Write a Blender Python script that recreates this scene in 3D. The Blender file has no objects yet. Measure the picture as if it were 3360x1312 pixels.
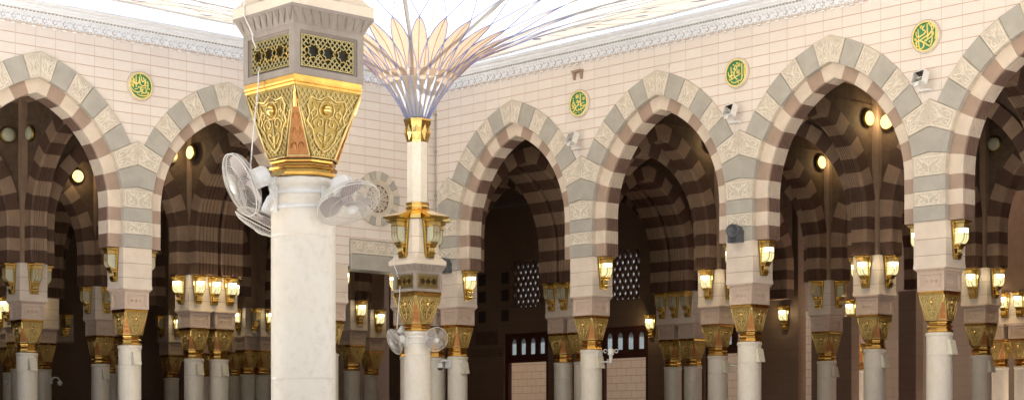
import bpy, bmesh, math, random
from math import sin, cos, tan, pi, sqrt, acos, atan2, radians
from mathutils import Vector, Matrix, Quaternion
random.seed(7)
SC = bpy.context.scene
COL = SC.collection

# ------------------------------------------------------------------ mesh helper
class MB:
    def __init__(s): s.v=[]; s.f=[]; s.m=[]; s.s=[]
    def add(s, vs, fs, m=0, smooth=False):
        o=len(s.v); s.v.extend([tuple(p) for p in vs])
        for k,f in enumerate(fs):
            s.f.append([i+o for i in f]); s.m.append(m[k] if isinstance(m,list) else m); s.s.append(smooth)
        return s
    def box(s,x0,x1,y0,y1,z0,z1,m=0):
        vs=[(x,y,z) for z in (z0,z1) for y in (y0,y1) for x in (x0,x1)]
        return s.add(vs,[(0,2,3,1),(4,5,7,6),(0,1,5,4),(2,6,7,3),(0,4,6,2),(1,3,7,5)],m)
    def frustum(s,x0,y0,z0,x1,y1,z1,m=0,cx=0,cy=0):      # half sizes at two heights
        vs=[(cx+a*x0,cy+b*y0,z0) for a,b in ((-1,-1),(1,-1),(1,1),(-1,1))]+[(cx+a*x1,cy+b*y1,z1) for a,b in ((-1,-1),(1,-1),(1,1),(-1,1))]
        return s.add(vs,[(3,2,1,0),(4,5,6,7),(0,1,5,4),(1,2,6,5),(2,3,7,6),(3,0,4,7)],m)
    def prism(s,poly,y0,y1,m=0,mside=None):                # polygon in xz pushed along y
        n=len(poly); vs=[(x,y0,z) for x,z in poly]+[(x,y1,z) for x,z in poly]
        fs=[tuple(range(n)),tuple(range(2*n-1,n-1,-1))]+[(i,(i+1)%n,n+(i+1)%n,n+i) for i in range(n)]
        return s.add(vs,fs,[m,m]+[m if mside is None else mside]*n)
    def bprism(s,poly,y0,y1,b,m=0):                        # the same with a bevelled front edge
        n=len(poly); cx=sum(p[0] for p in poly)/n; cz=sum(p[1] for p in poly)/n
        q=[]
        for x,z in poly:
            d=sqrt((x-cx)**2+(z-cz)**2) or 1; q.append((x-(x-cx)/d*b*1.3,z-(z-cz)/d*b*1.3))
        vs=[(x,y0,z) for x,z in q]+[(x,y0+b,z) for x,z in poly]+[(x,y1,z) for x,z in poly]
        fs=[tuple(range(n)),tuple(range(3*n-1,2*n-1,-1))]
        for k in (0,n): fs+=[(k+i,k+(i+1)%n,k+n+(i+1)%n,k+n+i) for i in range(n)]
        return s.add(vs,fs,m)
    def tube(s,pts,r,n=5,m=0,closed=False,smooth=True,flat=None):
        pts=[Vector(p) for p in pts]; N=len(pts)
        if N<2: return s
        vs=[]; up=None
        for i,p in enumerate(pts):
            a=pts[(i-1)%N] if (closed or i>0) else p
            b=pts[(i+1)%N] if (closed or i<N-1) else p
            t=(b-a)
            if t.length<1e-9: t=Vector((0,0,1))
            t.normalize()
            if up is None:
                up=Vector((0,0,1)) if abs(t.z)<.9 else Vector((1,0,0))
            x=t.cross(up)
            if x.length<1e-6: x=t.orthogonal()
            x.normalize(); y=x.cross(t).normalized(); up=y
            rr=r[i] if isinstance(r,(list,tuple)) else r
            for k in range(n):
                a_=2*pi*k/n+pi/n; vs.append(p+x*cos(a_)*rr+y*sin(a_)*rr)
        fs=[]
        for i in range(N if closed else N-1):
            j=(i+1)%N
            for k in range(n): fs.append((i*n+k,i*n+(k+1)%n,j*n+(k+1)%n,j*n+k))
        if not closed: fs+=[tuple(range(n-1,-1,-1)),tuple((N-1)*n+k for k in range(n))]
        return s.add(vs,fs,m,smooth)
    def lathe(s,prof,n=24,m=0,smooth=True,ph=0.,c=(0,0),cap=True):
        vs=[];fs=[]
        for r,z in prof:
            for k in range(n): a=2*pi*k/n+ph; vs.append((c[0]+r*cos(a),c[1]+r*sin(a),z))
        for i in range(len(prof)-1):
            for k in range(n): fs.append((i*n+k,i*n+(k+1)%n,(i+1)*n+(k+1)%n,(i+1)*n+k))
        s.add(vs,fs,m,smooth)
        if cap:
            o=len(s.v)-len(vs); L=len(prof)-1
            s.f.append([o+k for k in range(n-1,-1,-1)]); s.m.append(m); s.s.append(False)
            s.f.append([o+L*n+k for k in range(n)]); s.m.append(m); s.s.append(False)
        return s
    def ball(s,c,r,n=10,m=0,sz=(1,1,1)):
        vs=[];fs=[];R=n//2
        for i in range(R+1):
            t=pi*i/R
            for k in range(n): a=2*pi*k/n; vs.append((c[0]+r*sz[0]*sin(t)*cos(a),c[1]+r*sz[1]*sin(t)*sin(a),c[2]+r*sz[2]*cos(t)))
        for i in range(R):
            for k in range(n): fs.append((i*n+k,i*n+(k+1)%n,(i+1)*n+(k+1)%n,(i+1)*n+k))
        return s.add(vs,fs,m,True)
    def merge(s,o,M=None,mmap=None):
        b=len(s.v)
        s.v.extend([tuple(M@Vector(p)) for p in o.v] if M else o.v)
        for f,m,sm in zip(o.f,o.m,o.s): s.f.append([i+b for i in f]); s.m.append(mmap[m] if mmap else m); s.s.append(sm)
        return s
    def mesh(s,name,mats):
        me=bpy.data.meshes.new(name); me.from_pydata(s.v,[],s.f)
        for m in (mats if isinstance(mats,(list,tuple)) else [mats]): me.materials.append(m)
        me.polygons.foreach_set('material_index',s.m); me.polygons.foreach_set('use_smooth',s.s)
        bm=bmesh.new(); bm.from_mesh(me)
        bmesh.ops.remove_doubles(bm,verts=bm.verts,dist=1e-5)
        bmesh.ops.recalc_face_normals(bm,faces=bm.faces); bm.to_mesh(me); bm.free(); me.update()
        return me
    def obj(s,name,mats,parent=None): return link(name,s.mesh(name,mats),parent)

def link(name,data,parent=None):
    o=bpy.data.objects.new(name,data); COL.objects.link(o)
    if parent is not None: o.parent=parent
    return o
def tag(o,label,cat,group=None):
    o['label']=label; o['category']=cat
    if group: o['group']=group
    return o
def thing(name,label,cat,loc=(0,0,0),rz=0.,group=None,parent=None):
    o=link(name,None,parent); o.empty_display_size=.2
    o.location=loc; o.rotation_euler=(0,0,rz)
    return tag(o,label,cat,group)
def structure(o): o['kind']='structure'; return o

# ------------------------------------------------------------------ materials
def nodes(name):
    m=bpy.data.materials.new(name); m.use_nodes=True; nt=m.node_tree
    return m,nt,nt.nodes['Principled BSDF']
def setin(b,k,v):
    if k in b.inputs: b.inputs[k].default_value=v
def mth(nt,op,a,b=None,c=None):
    n=nt.nodes.new('ShaderNodeMath'); n.operation=op
    for i,x in enumerate((a,b,c)):
        if x is None: continue
        if isinstance(x,(int,float)): n.inputs[i].default_value=x
        else: nt.links.new(x,n.inputs[i])
    return n.outputs[0]
def mixc(nt,f,a,b,mode='MIX'):
    n=nt.nodes.new('ShaderNodeMix'); n.data_type='RGBA'; n.blend_type=mode
    for i,x in ((0,f),(6,a),(7,b)):
        if isinstance(x,(int,float)): n.inputs[i].default_value=x
        elif isinstance(x,(tuple,list)): n.inputs[i].default_value=(*x[:3],1)
        else: nt.links.new(x,n.inputs[i])
    return n.outputs[2]
def objco(nt): return nt.nodes.new('ShaderNodeTexCoord').outputs['Object']
def noise(nt,co,scale,detail=4,rough=.6):
    n=nt.nodes.new('ShaderNodeTexNoise'); n.inputs['Scale'].default_value=scale; n.inputs['Detail'].default_value=detail; n.inputs['Roughness'].default_value=rough
    nt.links.new(co,n.inputs['Vector']); return n.outputs['Fac']
def ramp(nt,f,a,b):
    n=nt.nodes.new('ShaderNodeMapRange'); n.inputs[1].default_value=a; n.inputs[2].default_value=b; nt.links.new(f,n.inputs[0]); return n.outputs[0]
def bump(nt,b,h,strength,dist=.01):
    n=nt.nodes.new('ShaderNodeBump'); n.inputs['Strength'].default_value=strength; n.inputs['Distance'].default_value=dist
    nt.links.new(h,n.inputs['Height']); nt.links.new(n.outputs[0],b.inputs['Normal'])
def stone(name,c,rough=.7,var=.12,scale=3.,bmp=.25,fine=40,metal=0.,c2=None,spec=.4):
    m,nt,b=nodes(name); co=objco(nt)
    n1=noise(nt,co,scale); n2=noise(nt,co,fine,3)
    d=c2 or tuple(x*(1-var*2.2) for x in c)
    col=mixc(nt,ramp(nt,n1,.35,.7),c,d)
    col=mixc(nt,mth(nt,'MULTIPLY',ramp(nt,n2,.4,.75),var),col,tuple(x*.5 for x in c))
    gi=nt.nodes.new('ShaderNodeNewGeometry').outputs['Random Per Island']
    col=mixc(nt,mth(nt,'MULTIPLY',gi,.22),col,tuple(x*.62 for x in c))
    nt.links.new(col,b.inputs['Base Color'])
    b.inputs['Roughness'].default_value=rough; b.inputs['Metallic'].default_value=metal
    setin(b,'Specular IOR Level',spec)
    if bmp: bump(nt,b,n2,bmp,.004)
    return m
def plain(name,c,rough=.5,metal=0.,alpha=None):
    m,nt,b=nodes(name); co=objco(nt)
    n1=noise(nt,co,6.); nt.links.new(mixc(nt,ramp(nt,n1,.3,.75),c,tuple(x*.86 for x in c)),b.inputs['Base Color'])
    nt.links.new(mth(nt,'MULTIPLY_ADD',n1,.15,rough-.07),b.inputs['Roughness']); b.inputs['Metallic'].default_value=metal
    if alpha: b.inputs['Alpha'].default_value=alpha
    return m
def tiles(name,c,w,h,x0,z0,hcol,vcol,var=.05,hl=.016,vl=.008,stag=0.):
    m,nt,b=nodes(name); co=objco(nt)
    sp=nt.nodes.new('ShaderNodeSeparateXYZ'); nt.links.new(co,sp.inputs[0])
    z=mth(nt,'DIVIDE',mth(nt,'SUBTRACT',sp.outputs[2],z0),h); fz=mth(nt,'FLOOR',z)
    x=mth(nt,'DIVIDE',mth(nt,'SUBTRACT',sp.outputs[0],x0),w)
    if stag: x=mth(nt,'ADD',x,mth(nt,'MULTIPLY',fz,stag))
    fx=mth(nt,'FLOOR',x)
    gx=mth(nt,'SUBTRACT',x,fx); gz=mth(nt,'SUBTRACT',z,fz)
    L=mth(nt,'LESS_THAN',gz,hl/h); V=mth(nt,'LESS_THAN',gx,vl/w)
    cb=nt.nodes.new('ShaderNodeCombineXYZ'); nt.links.new(fx,cb.inputs[0]); nt.links.new(fz,cb.inputs[1])
    wn=nt.nodes.new('ShaderNodeTexWhiteNoise'); nt.links.new(cb.outputs[0],wn.inputs[0])
    n1=noise(nt,co,5.); n2=noise(nt,co,60.,3)
    col=mixc(nt,mth(nt,'MULTIPLY',wn.outputs['Value'],var*4),c,tuple(x_*f for x_,f in zip(c,(.86,.80,.78))))
    col=mixc(nt,mth(nt,'MULTIPLY',ramp(nt,n1,.35,.8),.22),col,tuple(x_*.75 for x_ in c))
    col=mixc(nt,V,col,vcol); col=mixc(nt,L,col,hcol)
    nt.links.new(col,b.inputs['Base Color']); b.inputs['Roughness'].default_value=.6; setin(b,'Specular IOR Level',.3)
    hgt=mth(nt,'SUBTRACT',mth(nt,'MULTIPLY',n2,.15),mth(nt,'MAXIMUM',L,V)); bump(nt,b,hgt,.6,.008)
    return m
def metal(name,c,rough=.25,var=.25,scale=8.,bm_=0.):
    m,nt,b=nodes(name); co=objco(nt); n1=noise(nt,co,scale,5)
    nt.links.new(mixc(nt,ramp(nt,n1,.3,.75),c,tuple(x*(1-var) for x in c)),b.inputs['Base Color'])
    nt.links.new(mth(nt,'MULTIPLY_ADD',n1,.2,rough-.1),b.inputs['Roughness']); b.inputs['Metallic'].default_value=1.
    if bm_: bump(nt,b,noise(nt,co,60.,2),bm_,.004)
    return m
def emis(name,c,s):
    m=bpy.data.materials.new(name); m.use_nodes=True; nt=m.node_tree; nt.nodes.clear()
    o=nt.nodes.new('ShaderNodeOutputMaterial'); e=nt.nodes.new('ShaderNodeEmission'); e.inputs[0].default_value=(*c,1); e.inputs[1].default_value=s
    nt.links.new(e.outputs[0],o.inputs[0]); return m
def cloth(name,c,trans,w=.65):
    m=bpy.data.materials.new(name); m.use_nodes=True; nt=m.node_tree; nt.nodes.clear()
    o=nt.nodes.new('ShaderNodeOutputMaterial'); d=nt.nodes.new('ShaderNodeBsdfDiffuse'); t=nt.nodes.new('ShaderNodeBsdfTranslucent'); x=nt.nodes.new('ShaderNodeMixShader')
    co=objco(nt); n1=noise(nt,co,1.2)
    bp=nt.nodes.new('ShaderNodeBump'); bp.inputs['Strength'].default_value=.7; bp.inputs['Distance'].default_value=.12; nt.links.new(noise(nt,co,.9,3),bp.inputs['Height'])
    nt.links.new(bp.outputs[0],d.inputs['Normal']); nt.links.new(bp.outputs[0],t.inputs['Normal'])
    nt.links.new(mixc(nt,ramp(nt,n1,.35,.7),c,tuple(v*.93 for v in c)),d.inputs[0]); nt.links.new(mixc(nt,ramp(nt,n1,.35,.7),trans,tuple(v*.93 for v in trans)),t.inputs[0])
    x.inputs[0].default_value=w; nt.links.new(d.outputs[0],x.inputs[1]); nt.links.new(t.outputs[0],x.inputs[2]); nt.links.new(x.outputs[0],o.inputs[0]); return m

TW,TH=.5902,.285
PINK=(.73,.652,.58)
M_tileR=tiles('pink_tile_wall',PINK,TW,TH,.6955,12.40,(.50,.345,.25),(.53,.465,.42),var=.085,hl=.021,vl=.016)  # brown horizontal joints carry the groove shadow in their colour
M_tileL=M_tileR
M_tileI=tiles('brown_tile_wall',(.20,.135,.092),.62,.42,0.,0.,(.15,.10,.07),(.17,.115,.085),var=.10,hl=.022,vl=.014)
M_tileO=tiles('pale_block_wall',(.50,.49,.44),.62,.34,0.,0.,(.30,.24,.19),(.30,.24,.19),hl=.025,vl=.02,stag=.5)
M_grey=stone('grey_stone',(.42,.39,.335),.65,.08,2.5)
M_carv=stone('shade_toned_carved_cream',(.64,.555,.445),.75,.10,5.,.5,30)  # recess shade of the carving put into a darker ground tone
M_carvr=stone('highlight_cream_carving',(.78,.71,.60),.75,.06,5.,.2,30)  # highlights of the relief put into a lighter tone
M_lite=stone('light_beige_stone',(.68,.565,.45),.7,.07,2.5)
M_mid=stone('rosy_brown_stone',(.39,.275,.205),.7,.08,2.5)
M_brown=stone('dark_brown_stone',(.215,.13,.095),.7,.12,3.)
M_ibeige=stone('shaded_beige_stone',(.34,.222,.142),.75,.1,3.)  # beige stone with the hall's shade put into its colour
M_ibrown=stone('shaded_brown_stone',(.118,.062,.039),.75,.12,3.)  # brown stone darkened in colour for the shaded hall
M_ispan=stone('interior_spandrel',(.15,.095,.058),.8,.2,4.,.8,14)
M_pinkst=stone('pink_impost_stone',(.71,.595,.485),.65,.06,3.)
M_orn=stone('pink_ornament_stone',(.60,.455,.355),.7,.08,5.)
M_taupe=stone('taupe_grey_stone',(.30,.25,.205),.7,.10,6.)
M_cream=stone('cream_block_stone',(.68,.575,.45),.65,.06,3.)
def marble(name,c,vein):
    m,nt,b=nodes(name); co=objco(nt)
    n1=noise(nt,co,2.6,9,.7); n2=noise(nt,co,14.,5); n3=noise(nt,co,1.6,4)
    v=mth(nt,'SUBTRACT',1.,mth(nt,'MULTIPLY',mth(nt,'ABSOLUTE',mth(nt,'SUBTRACT',n1,.5)),11.)); v=mth(nt,'MAXIMUM',v,0.)
    col=mixc(nt,ramp(nt,n3,.35,.7),c,tuple(x*f for x,f in zip(c,(.96,.93,.88))))
    col=mixc(nt,mth(nt,'MULTIPLY',mth(nt,'MULTIPLY',v,ramp(nt,n2,.42,.7)),.32),col,vein)
    col=mixc(nt,mth(nt,'MULTIPLY',ramp(nt,n2,.55,.8),.10),col,vein)
    sp=nt.nodes.new('ShaderNodeSeparateXYZ'); nt.links.new(co,sp.inputs[0])
    seam=mth(nt,'LESS_THAN',mth(nt,'ABSOLUTE',mth(nt,'ADD',sp.outputs[0],mth(nt,'MULTIPLY',sp.outputs[1],-.75))),.004)
    col=mixc(nt,mth(nt,'MULTIPLY',seam,.35),col,vein)
    nt.links.new(col,b.inputs['Base Color']); b.inputs['Roughness'].default_value=.32; setin(b,'Specular IOR Level',.45); return m
M_marble=marble('white_marble',(.71,.645,.545),(.45,.375,.28))
M_white=stone('white_cornice_stone',(.84,.84,.85),.7,.04,4.)
M_gold=metal('polished_gold',(1.,.70,.24),.22)
M_gold2=metal('relief_gold',(.86,.65,.27),.40,.3,18.)
M_goldd=metal('dark_gold_ground',(.42,.29,.085),.40,.3,14.)
M_goldt=metal('textured_gold_ground',(.56,.42,.17),.36,.35,30.,.9)
M_goldb=metal('amber_gold_band',(.70,.40,.10),.26,.3,6.)
M_copper=metal('copper_panel',(.70,.32,.12),.40,.3,14.)
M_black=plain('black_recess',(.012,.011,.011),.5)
M_glassu=plain('unlit_lantern_glass',(.52,.50,.36),.12)
M_glassl=emis('lit_lantern_glass',(.95,.88,.48),.26)
M_glowplate=emis('lantern_glow_plate',(1.,.93,.72),3.)
M_spot=emis('round_lamp_glow',(1.,.84,.36),.42)
M_plast=plain('white_plastic',(.74,.72,.68),.35)
M_ivory=plain('ivory_plastic',(.70,.64,.49),.45)
M_gplast=plain('grey_plastic',(.09,.095,.105),.45)
M_blade=plain('grey_fan_blade',(.33,.265,.25),.3)
M_cage=plain('fan_cage_wire',(.60,.56,.49),.35)
M_steel=metal('brushed_steel',(.62,.62,.60),.35)
M_mirror=metal('lamp_reflector',(.75,.74,.70),.12)
M_green=stone('green_enamel',(.05,.25,.105),.4,.12,9.)
M_script=plain('gilded_lettering',(.86,.68,.20),.4)
M_vent=plain('dark_vent',(.045,.032,.026),.8)
M_wood=stone('dark_red_wood',(.085,.022,.014),.45,.2,6.)
M_tape=plain('blue_tape',(.22,.28,.58),.6)
M_rib=plain('brown_cord',(.36,.20,.14),.7)
M_petal2=cloth('doubled_petal_cloth',(.50,.38,.29),(.11,.08,.058),.5)
M_petal=cloth('beige_petal_cloth',(.60,.49,.39),(.20,.152,.108),.5)
M_canopy=cloth('white_canopy_cloth',(.80,.79,.77),(.30,.296,.285),.58)
M_hem=cloth('grey_hem_cloth',(.55,.52,.50),(.20,.19,.185),.5)
M_canopy2=cloth('cream_canopy_cloth',(.76,.70,.62),(.34,.312,.268),.5)
M_floor=stone('white_floor_marble',(.74,.725,.69),.25,.06,.8,.05)
M_ceil=stone('brown_ceiling',(.08,.05,.03),.7,.2,2.)
M_pane2=cloth('grey_pane',(.4,.43,.45),(.60,.62,.63),.55)  # duller grey panes behind the pierced windows
M_pane=cloth('frosted_pane',(.55,.60,.63),(.50,.55,.58),.55)

# ------------------------------------------------------------------ frames of the two wings
TH0=.7515; CX,CY=-2.5035,56.958
AR=TH0-pi/2                 # right wing: x runs along the wall out of the corner, y into the building
AL=TH0                      # left wing: x runs towards the corner (negative = along the wall), y into the building
def WP(w,x,y,z=0.):
    a=AR if w=='R' else AL
    return Vector((CX+x*cos(a)-y*sin(a),CY+x*sin(a)+y*cos(a),z))
WA={'R':AR,'L':AL}

# ------------------------------------------------------------------ arch geometry
ZB,ZS=6.96,8.06
class Arch:
    def __init__(s,a,c=None,zs=ZS,zb=ZB,nst=3):
        s.a=a; s.c=.81 if c is None else c; s.R=a+s.c; s.zs=zs; s.zb=zb; s.nst=nst
        s.fe=acos(s.c/s.R); s.un=s.fe/8.6
    def p(s,phi,e,end=False):
        r=s.R+e
        if end: return (0.,s.zs+sqrt(max(r*r-s.c*s.c,0)))
        return (r*cos(phi)-s.c,s.zs+r*sin(phi))
    def stations(s,sub=4):      # right half from the foot up: (voussoir index, list of stations)
        out=[]
        h=(s.zs-s.zb)/s.nst
        for k in range(s.nst): out.append((k,[('z',s.zb+h*k),('z',s.zb+h*(k+1))]))
        for k in range(8): out.append((s.nst+k,[('p',s.un*(k+j/sub)) for j in range(sub+1)]))
        out.append((s.nst+8,[('p',s.un*8+s.un*.6*j/2) for j in range(2)]+[('e',0)]))
        return out
    def at(s,st,e):
        if st[0]=='z': return (s.a+e,st[1])
        if st[0]=='e': return s.p(0,e,True)
        return s.p(st[1],e)
    def sweep(s,mb,prof,matf,sub=4,cap=True):
        # prof: list of (e,y,tag); matf(index,tag)->material
        n=len(prof)
        for sg in (1,-1):
            for idx,sts in s.stations(sub):
                rows=[]
                for st in sts:
                    rows.append([(sg*s.at(st,e)[0],y,s.at(st,e)[1]) for e,y,t in prof])
                vs=[p for r in rows for p in r]; fs=[];ms=[]
                for i in range(len(rows)-1):
                    for k in range(n-1):
                        fs.append((i*n+k,i*n+k+1,(i+1)*n+k+1,(i+1)*n+k)); ms.append(matf(idx,prof[k][2]))
                if idx==0 and cap: fs.append(tuple(range(n))); ms.append(matf(0,'f'))
                mb.add(vs,fs,ms)
FA=Arch(2.54)               # opening of the outer ring of the court arches
TR=.66                      # depth of the outer voussoirs

def scroll_lines():
    def sp(cx,cy,r0,a0,turn,n=12):
        return [(cx+r0*(1-i/n*.75)*cos(a0+turn*i/n),cy+r0*(1-i/n*.75)*sin(a0+turn*i/n)) for i in range(n+1)]
    L=[[(.08,.08),(.92,.08),(.92,.92),(.08,.92),(.08,.08)],
       sp(.30,.30,.16,pi*.5,5.6),sp(.70,.30,.16,pi*.5,-5.6),
       [(.5,.12),(.5,.45),(.42,.62),(.30,.74),(.22,.86)],[(.5,.45),(.58,.62),(.70,.74),(.78,.86)],
       [(.5,.5),(.45,.68),(.5,.86),(.55,.68),(.5,.5)],[(.3,.48),(.18,.6),(.16,.74)],[(.7,.48),(.82,.6),(.84,.74)],[(.22,.86),(.30,.66),(.40,.80)],[(.78,.86),(.70,.66),(.60,.80)],[(.15,.14),(.3,.2),(.5,.14),(.7,.2),(.85,.14)]]
    return L
SCR=scroll_lines()
def relief(mb,q,y,r=.013,m=0,lines=None,rot=0):
    # q: four corners (x,z): inner-left, inner-right, outer-right, outer-left
    for ln in (lines or SCR):
        pts=[]
        for u,v in ln:
            for _ in range(rot): u,v=v,1-u
            x=(q[0][0]*(1-u)+q[1][0]*u)*(1-v)+(q[3][0]*(1-u)+q[2][0]*u)*v
            z=(q[0][1]*(1-u)+q[1][1]*u)*(1-v)+(q[3][1]*(1-u)+q[2][1]*u)*v
            pts.append((x,y,z))
        mb.tube(pts,r,4,m,smooth=False)

def voussoir_ring(xc,parent,label=None):
    mb=MB(); A=FA; g=.006
    def blk(k0,k1,idx,sg):
        f0,f1=A.un*k0+g/3.4,A.un*k1-g/3.4
        inn=[A.p(f0+(f1-f0)*j/3,0.) for j in range(4)]
        if idx==5:
            pts=inn+[(3.,A.zs+(3+A.c)*tan(f1)),(3.,A.zs+(3+A.c)*tan(f0))]
            q=[inn[0],inn[-1],pts[-2],pts[-1]]
        else:
            pts=inn+[A.p(f1,TR),A.p(f0,TR)]; q=[inn[0],inn[-1],pts[-2],pts[-1]]
        pts=[(xc+sg*x,z) for x,z in pts]; q=[(xc+sg*x,z) for x,z in q]
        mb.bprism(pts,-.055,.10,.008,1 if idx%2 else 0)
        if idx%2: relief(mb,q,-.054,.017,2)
    for sg in (1,-1):
        for idx in range(5,11): blk(idx-3,idx-2,idx,sg)
    f0=A.un*8+g/3.4
    R_=[A.p(f0,0.),A.p(f0,TR)]; top=A.p(0,TR,True); bot=A.p(0,0,True)
    pts=[(-R_[0][0],R_[0][1]),(0,bot[1]),R_[0],R_[1],(0,top[1]+.02),(-R_[1][0],R_[1][1])]
    mb.bprism([(xc+x,z) for x,z in pts],-.075,.10,.008,1)
    for sg in (1,-1): relief(mb,[(xc+.02*sg,bot[1]),(xc+sg*R_[0][0],R_[0][1]),(xc+sg*R_[1][0],R_[1][1]),(xc+.02*sg,top[1])],-.074,.017,2)
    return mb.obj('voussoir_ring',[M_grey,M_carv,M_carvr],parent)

FLP=[]
def inner_prof():
    P=[(.41,.10,'f'),(.03,.10,'f'),(0,.13,'f'),(0,.20,'s')]
    n=6; y=.20; w=(.60-.20)/n
    for i in range(n):
        P+=[(0,y+w*i+w*.62,'s'),(.028,y+w*i+w*.66,'g'),(.028,y+w*(i+1)-.004,'s'),(0,y+w*(i+1),'s')]
    P+=[(0,.66,'f'),(.41,.66,'f')]
    return P
def inner_arch(xc,parent):
    A=Arch(2.16,.81); mb=MB()
    def mf(i,t):
        if t=='f': return 0 if i%2 else 1
        return 0 if i%2 else 2  # underside shade painted into the soffit as darker brown
    P=inner_prof()
    A.sweep(mb,P,mf)
    mb.v=[(x+xc,y,z) for x,y,z in mb.v]
    return mb.obj('inner_arch',[M_lite,M_mid,M_brown],parent)

def wall_bay(mb,xc,ztop,x0=-3.,x1=3.,th=.78):
    # masonry over one arch: front skin, back skin, in columns between the curve and the top
    A=FA; xs=[]; zz=[]
    pts=[(-A.a,ZB)]
    arc=[A.p(A.fe*j/28.,.03) for j in range(28)]+[A.p(0,.03,True)]
    left=[(-x,z) for x,z in arc]; curve=left+arc[::-1][1:]
    for y,fl in ((0.,0),(th,1)):
        vs=[];fs=[]
        for x,z in curve: vs+= [(xc+x,y,z),(xc+x,y,ztop)]
        n=len(curve)
        for i in range(n-1): fs.append((2*i,2*i+2,2*i+3,2*i+1))
        mb.add(vs,fs,0)
        for sx,e in ((-1,x0),(1,x1)):
            q=sx*A.at(('p',0.),.03)[0]; mb.add([(xc+e,y,ZB),(xc+q,y,ZB),(xc+q,y,A.zs),(xc+q,y,ztop),(xc+e,y,ztop)],[(0,1,2,3,4)],0)
    # intrados behind the ring
    vs=[];fs=[]
    full=[(-A.a-.03,ZB)]+curve+[(A.a+.03,ZB)]
    for x,z in full: vs+=[(xc+x,0.,z),(xc+x,th,z)]
    for i in range(len(full)-1): fs.append((2*i,2*i+1,2*i+3,2*i+2))
    mb.add(vs,fs,1)

def quoin_stack(xp,parent,left=True,right=True,hw=.46):
    A=FA; mb=MB(); g=.006
    h=(ZS-ZB)/3
    for k in range(3):
        z0,z1=ZB+h*k+g/2,ZB+h*(k+1)-g/2
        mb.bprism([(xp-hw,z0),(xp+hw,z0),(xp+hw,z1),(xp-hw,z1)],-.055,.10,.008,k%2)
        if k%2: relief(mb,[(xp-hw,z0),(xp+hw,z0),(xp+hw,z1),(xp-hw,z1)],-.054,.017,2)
    xa=2.54+hw
    for k in (3,4):
        f0,f1=A.un*(k-3)+g/3,A.un*(k-2)-g/3
        def side(sg,on):
            if on:
                a=[A.p(f0+(f1-f0)*j/3,0.) for j in range(4)]
                return [(xp+sg*(xa-x),z) for x,z in a]
            return [(xp+sg*hw,A.zs+A.R*sin(f0)),(xp+sg*hw,A.zs+A.R*sin(f1))]
        lo=(xp,A.zs+(xa+A.c)*tan(f0)); hi=(xp,A.zs+(xa+A.c)*tan(f1))
        r=side(1,right); l=side(-1,left)
        pts=[lo]+r+[hi]+l[::-1]
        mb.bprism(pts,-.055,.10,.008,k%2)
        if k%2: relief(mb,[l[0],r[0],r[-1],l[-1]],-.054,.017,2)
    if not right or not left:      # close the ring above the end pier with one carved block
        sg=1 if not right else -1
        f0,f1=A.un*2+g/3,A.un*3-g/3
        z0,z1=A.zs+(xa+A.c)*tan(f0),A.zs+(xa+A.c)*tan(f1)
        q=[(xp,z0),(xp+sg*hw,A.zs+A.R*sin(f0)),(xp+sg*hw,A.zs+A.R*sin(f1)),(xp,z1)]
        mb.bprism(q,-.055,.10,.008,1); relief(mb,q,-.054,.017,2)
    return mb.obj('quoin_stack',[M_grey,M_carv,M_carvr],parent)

ZT=12.68
def frieze(x0,x1,parent):
    mb=MB(); p=.30; n=int(round((x1-x0)/p)); p=(x1-x0)/n
    mb.box(x0,x1,-.05,.0,ZT+.05,ZT+.34,0)
    for i in range(n):
        xc=x0+p*(i+.5)
        # star, small pendants, dashes and a wavy top edge
        st=[(xc+(.088 if q%2==0 else .040)*cos(pi/2+pi*q/6),ZT+.145+(.088 if q%2==0 else .040)*sin(pi/2+pi*q/6)) for q in range(12)]
        mb.prism(st,-.072,-.0505,1)
        mb.prism([(xc+.04*cos(2*pi*q/8),ZT+.145+.04*sin(2*pi*q/8)) for q in range(8)],-.09,-.0725,0)
        mb.prism([(xc-.075,ZT-.035),(xc+.075,ZT-.035),(xc+.045,ZT+.001),(xc-.045,ZT+.001)],-.05,-.0,0)
        for sg in (-1,1):
            mb.prism([(xc+sg*.075,ZT+.03),(xc+sg*.135,ZT+.055),(xc+sg*.10,ZT+.085)],-.056,-.0505,1)
            mb.prism([(xc+sg*.10,ZT+.20),(xc+sg*.145,ZT+.19),(xc+sg*.125,ZT+.245)],-.056,-.0505,1)
        mb.prism([(xc-p*.5,ZT+.34),(xc-p*.5,ZT+.29),(xc-p*.25,ZT+.255),(xc,ZT+.29),(xc+p*.25,ZT+.255),(xc+p*.5,ZT+.29),(xc+p*.5,ZT+.34)],-.085,-.0505,0)
    return mb.obj('lace_frieze',[M_white,stone('frieze_shadow_stone',(.56,.55,.54))],parent)
def cornice(x0,x1,parent):
    mb=MB()
    pr=[(0,ZT+.34),(-.10,ZT+.34),(-.10,ZT+.37),(-.16,ZT+.37),(-.18,ZT+.41),(-.22,ZT+.44),(-.22,ZT+.50),(-.30,ZT+.53),(-.34,ZT+.58),(-.34,ZT+.61),(.5,ZT+.61),(.5,ZT+.36)]
    n=len(pr); vs=[(x0,y,z) for y,z in pr]+[(x1,y,z) for y,z in pr]
    mb.add(vs,[tuple(range(n)),tuple(range(2*n-1,n-1,-1))]+[(i,(i+1)%n,n+(i+1)%n,n+i) for i in range(n)],0)
    nt=int((x1-x0)/.11)
    for i in range(nt):
        x=x0+(x1-x0)*(i+.5)/nt
        mb.box(x-.028,x+.028,-.13,-.102,ZT+.338,ZT+.368,1)
    return mb.obj('cornice',[M_white,M_grey],parent)

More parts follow.
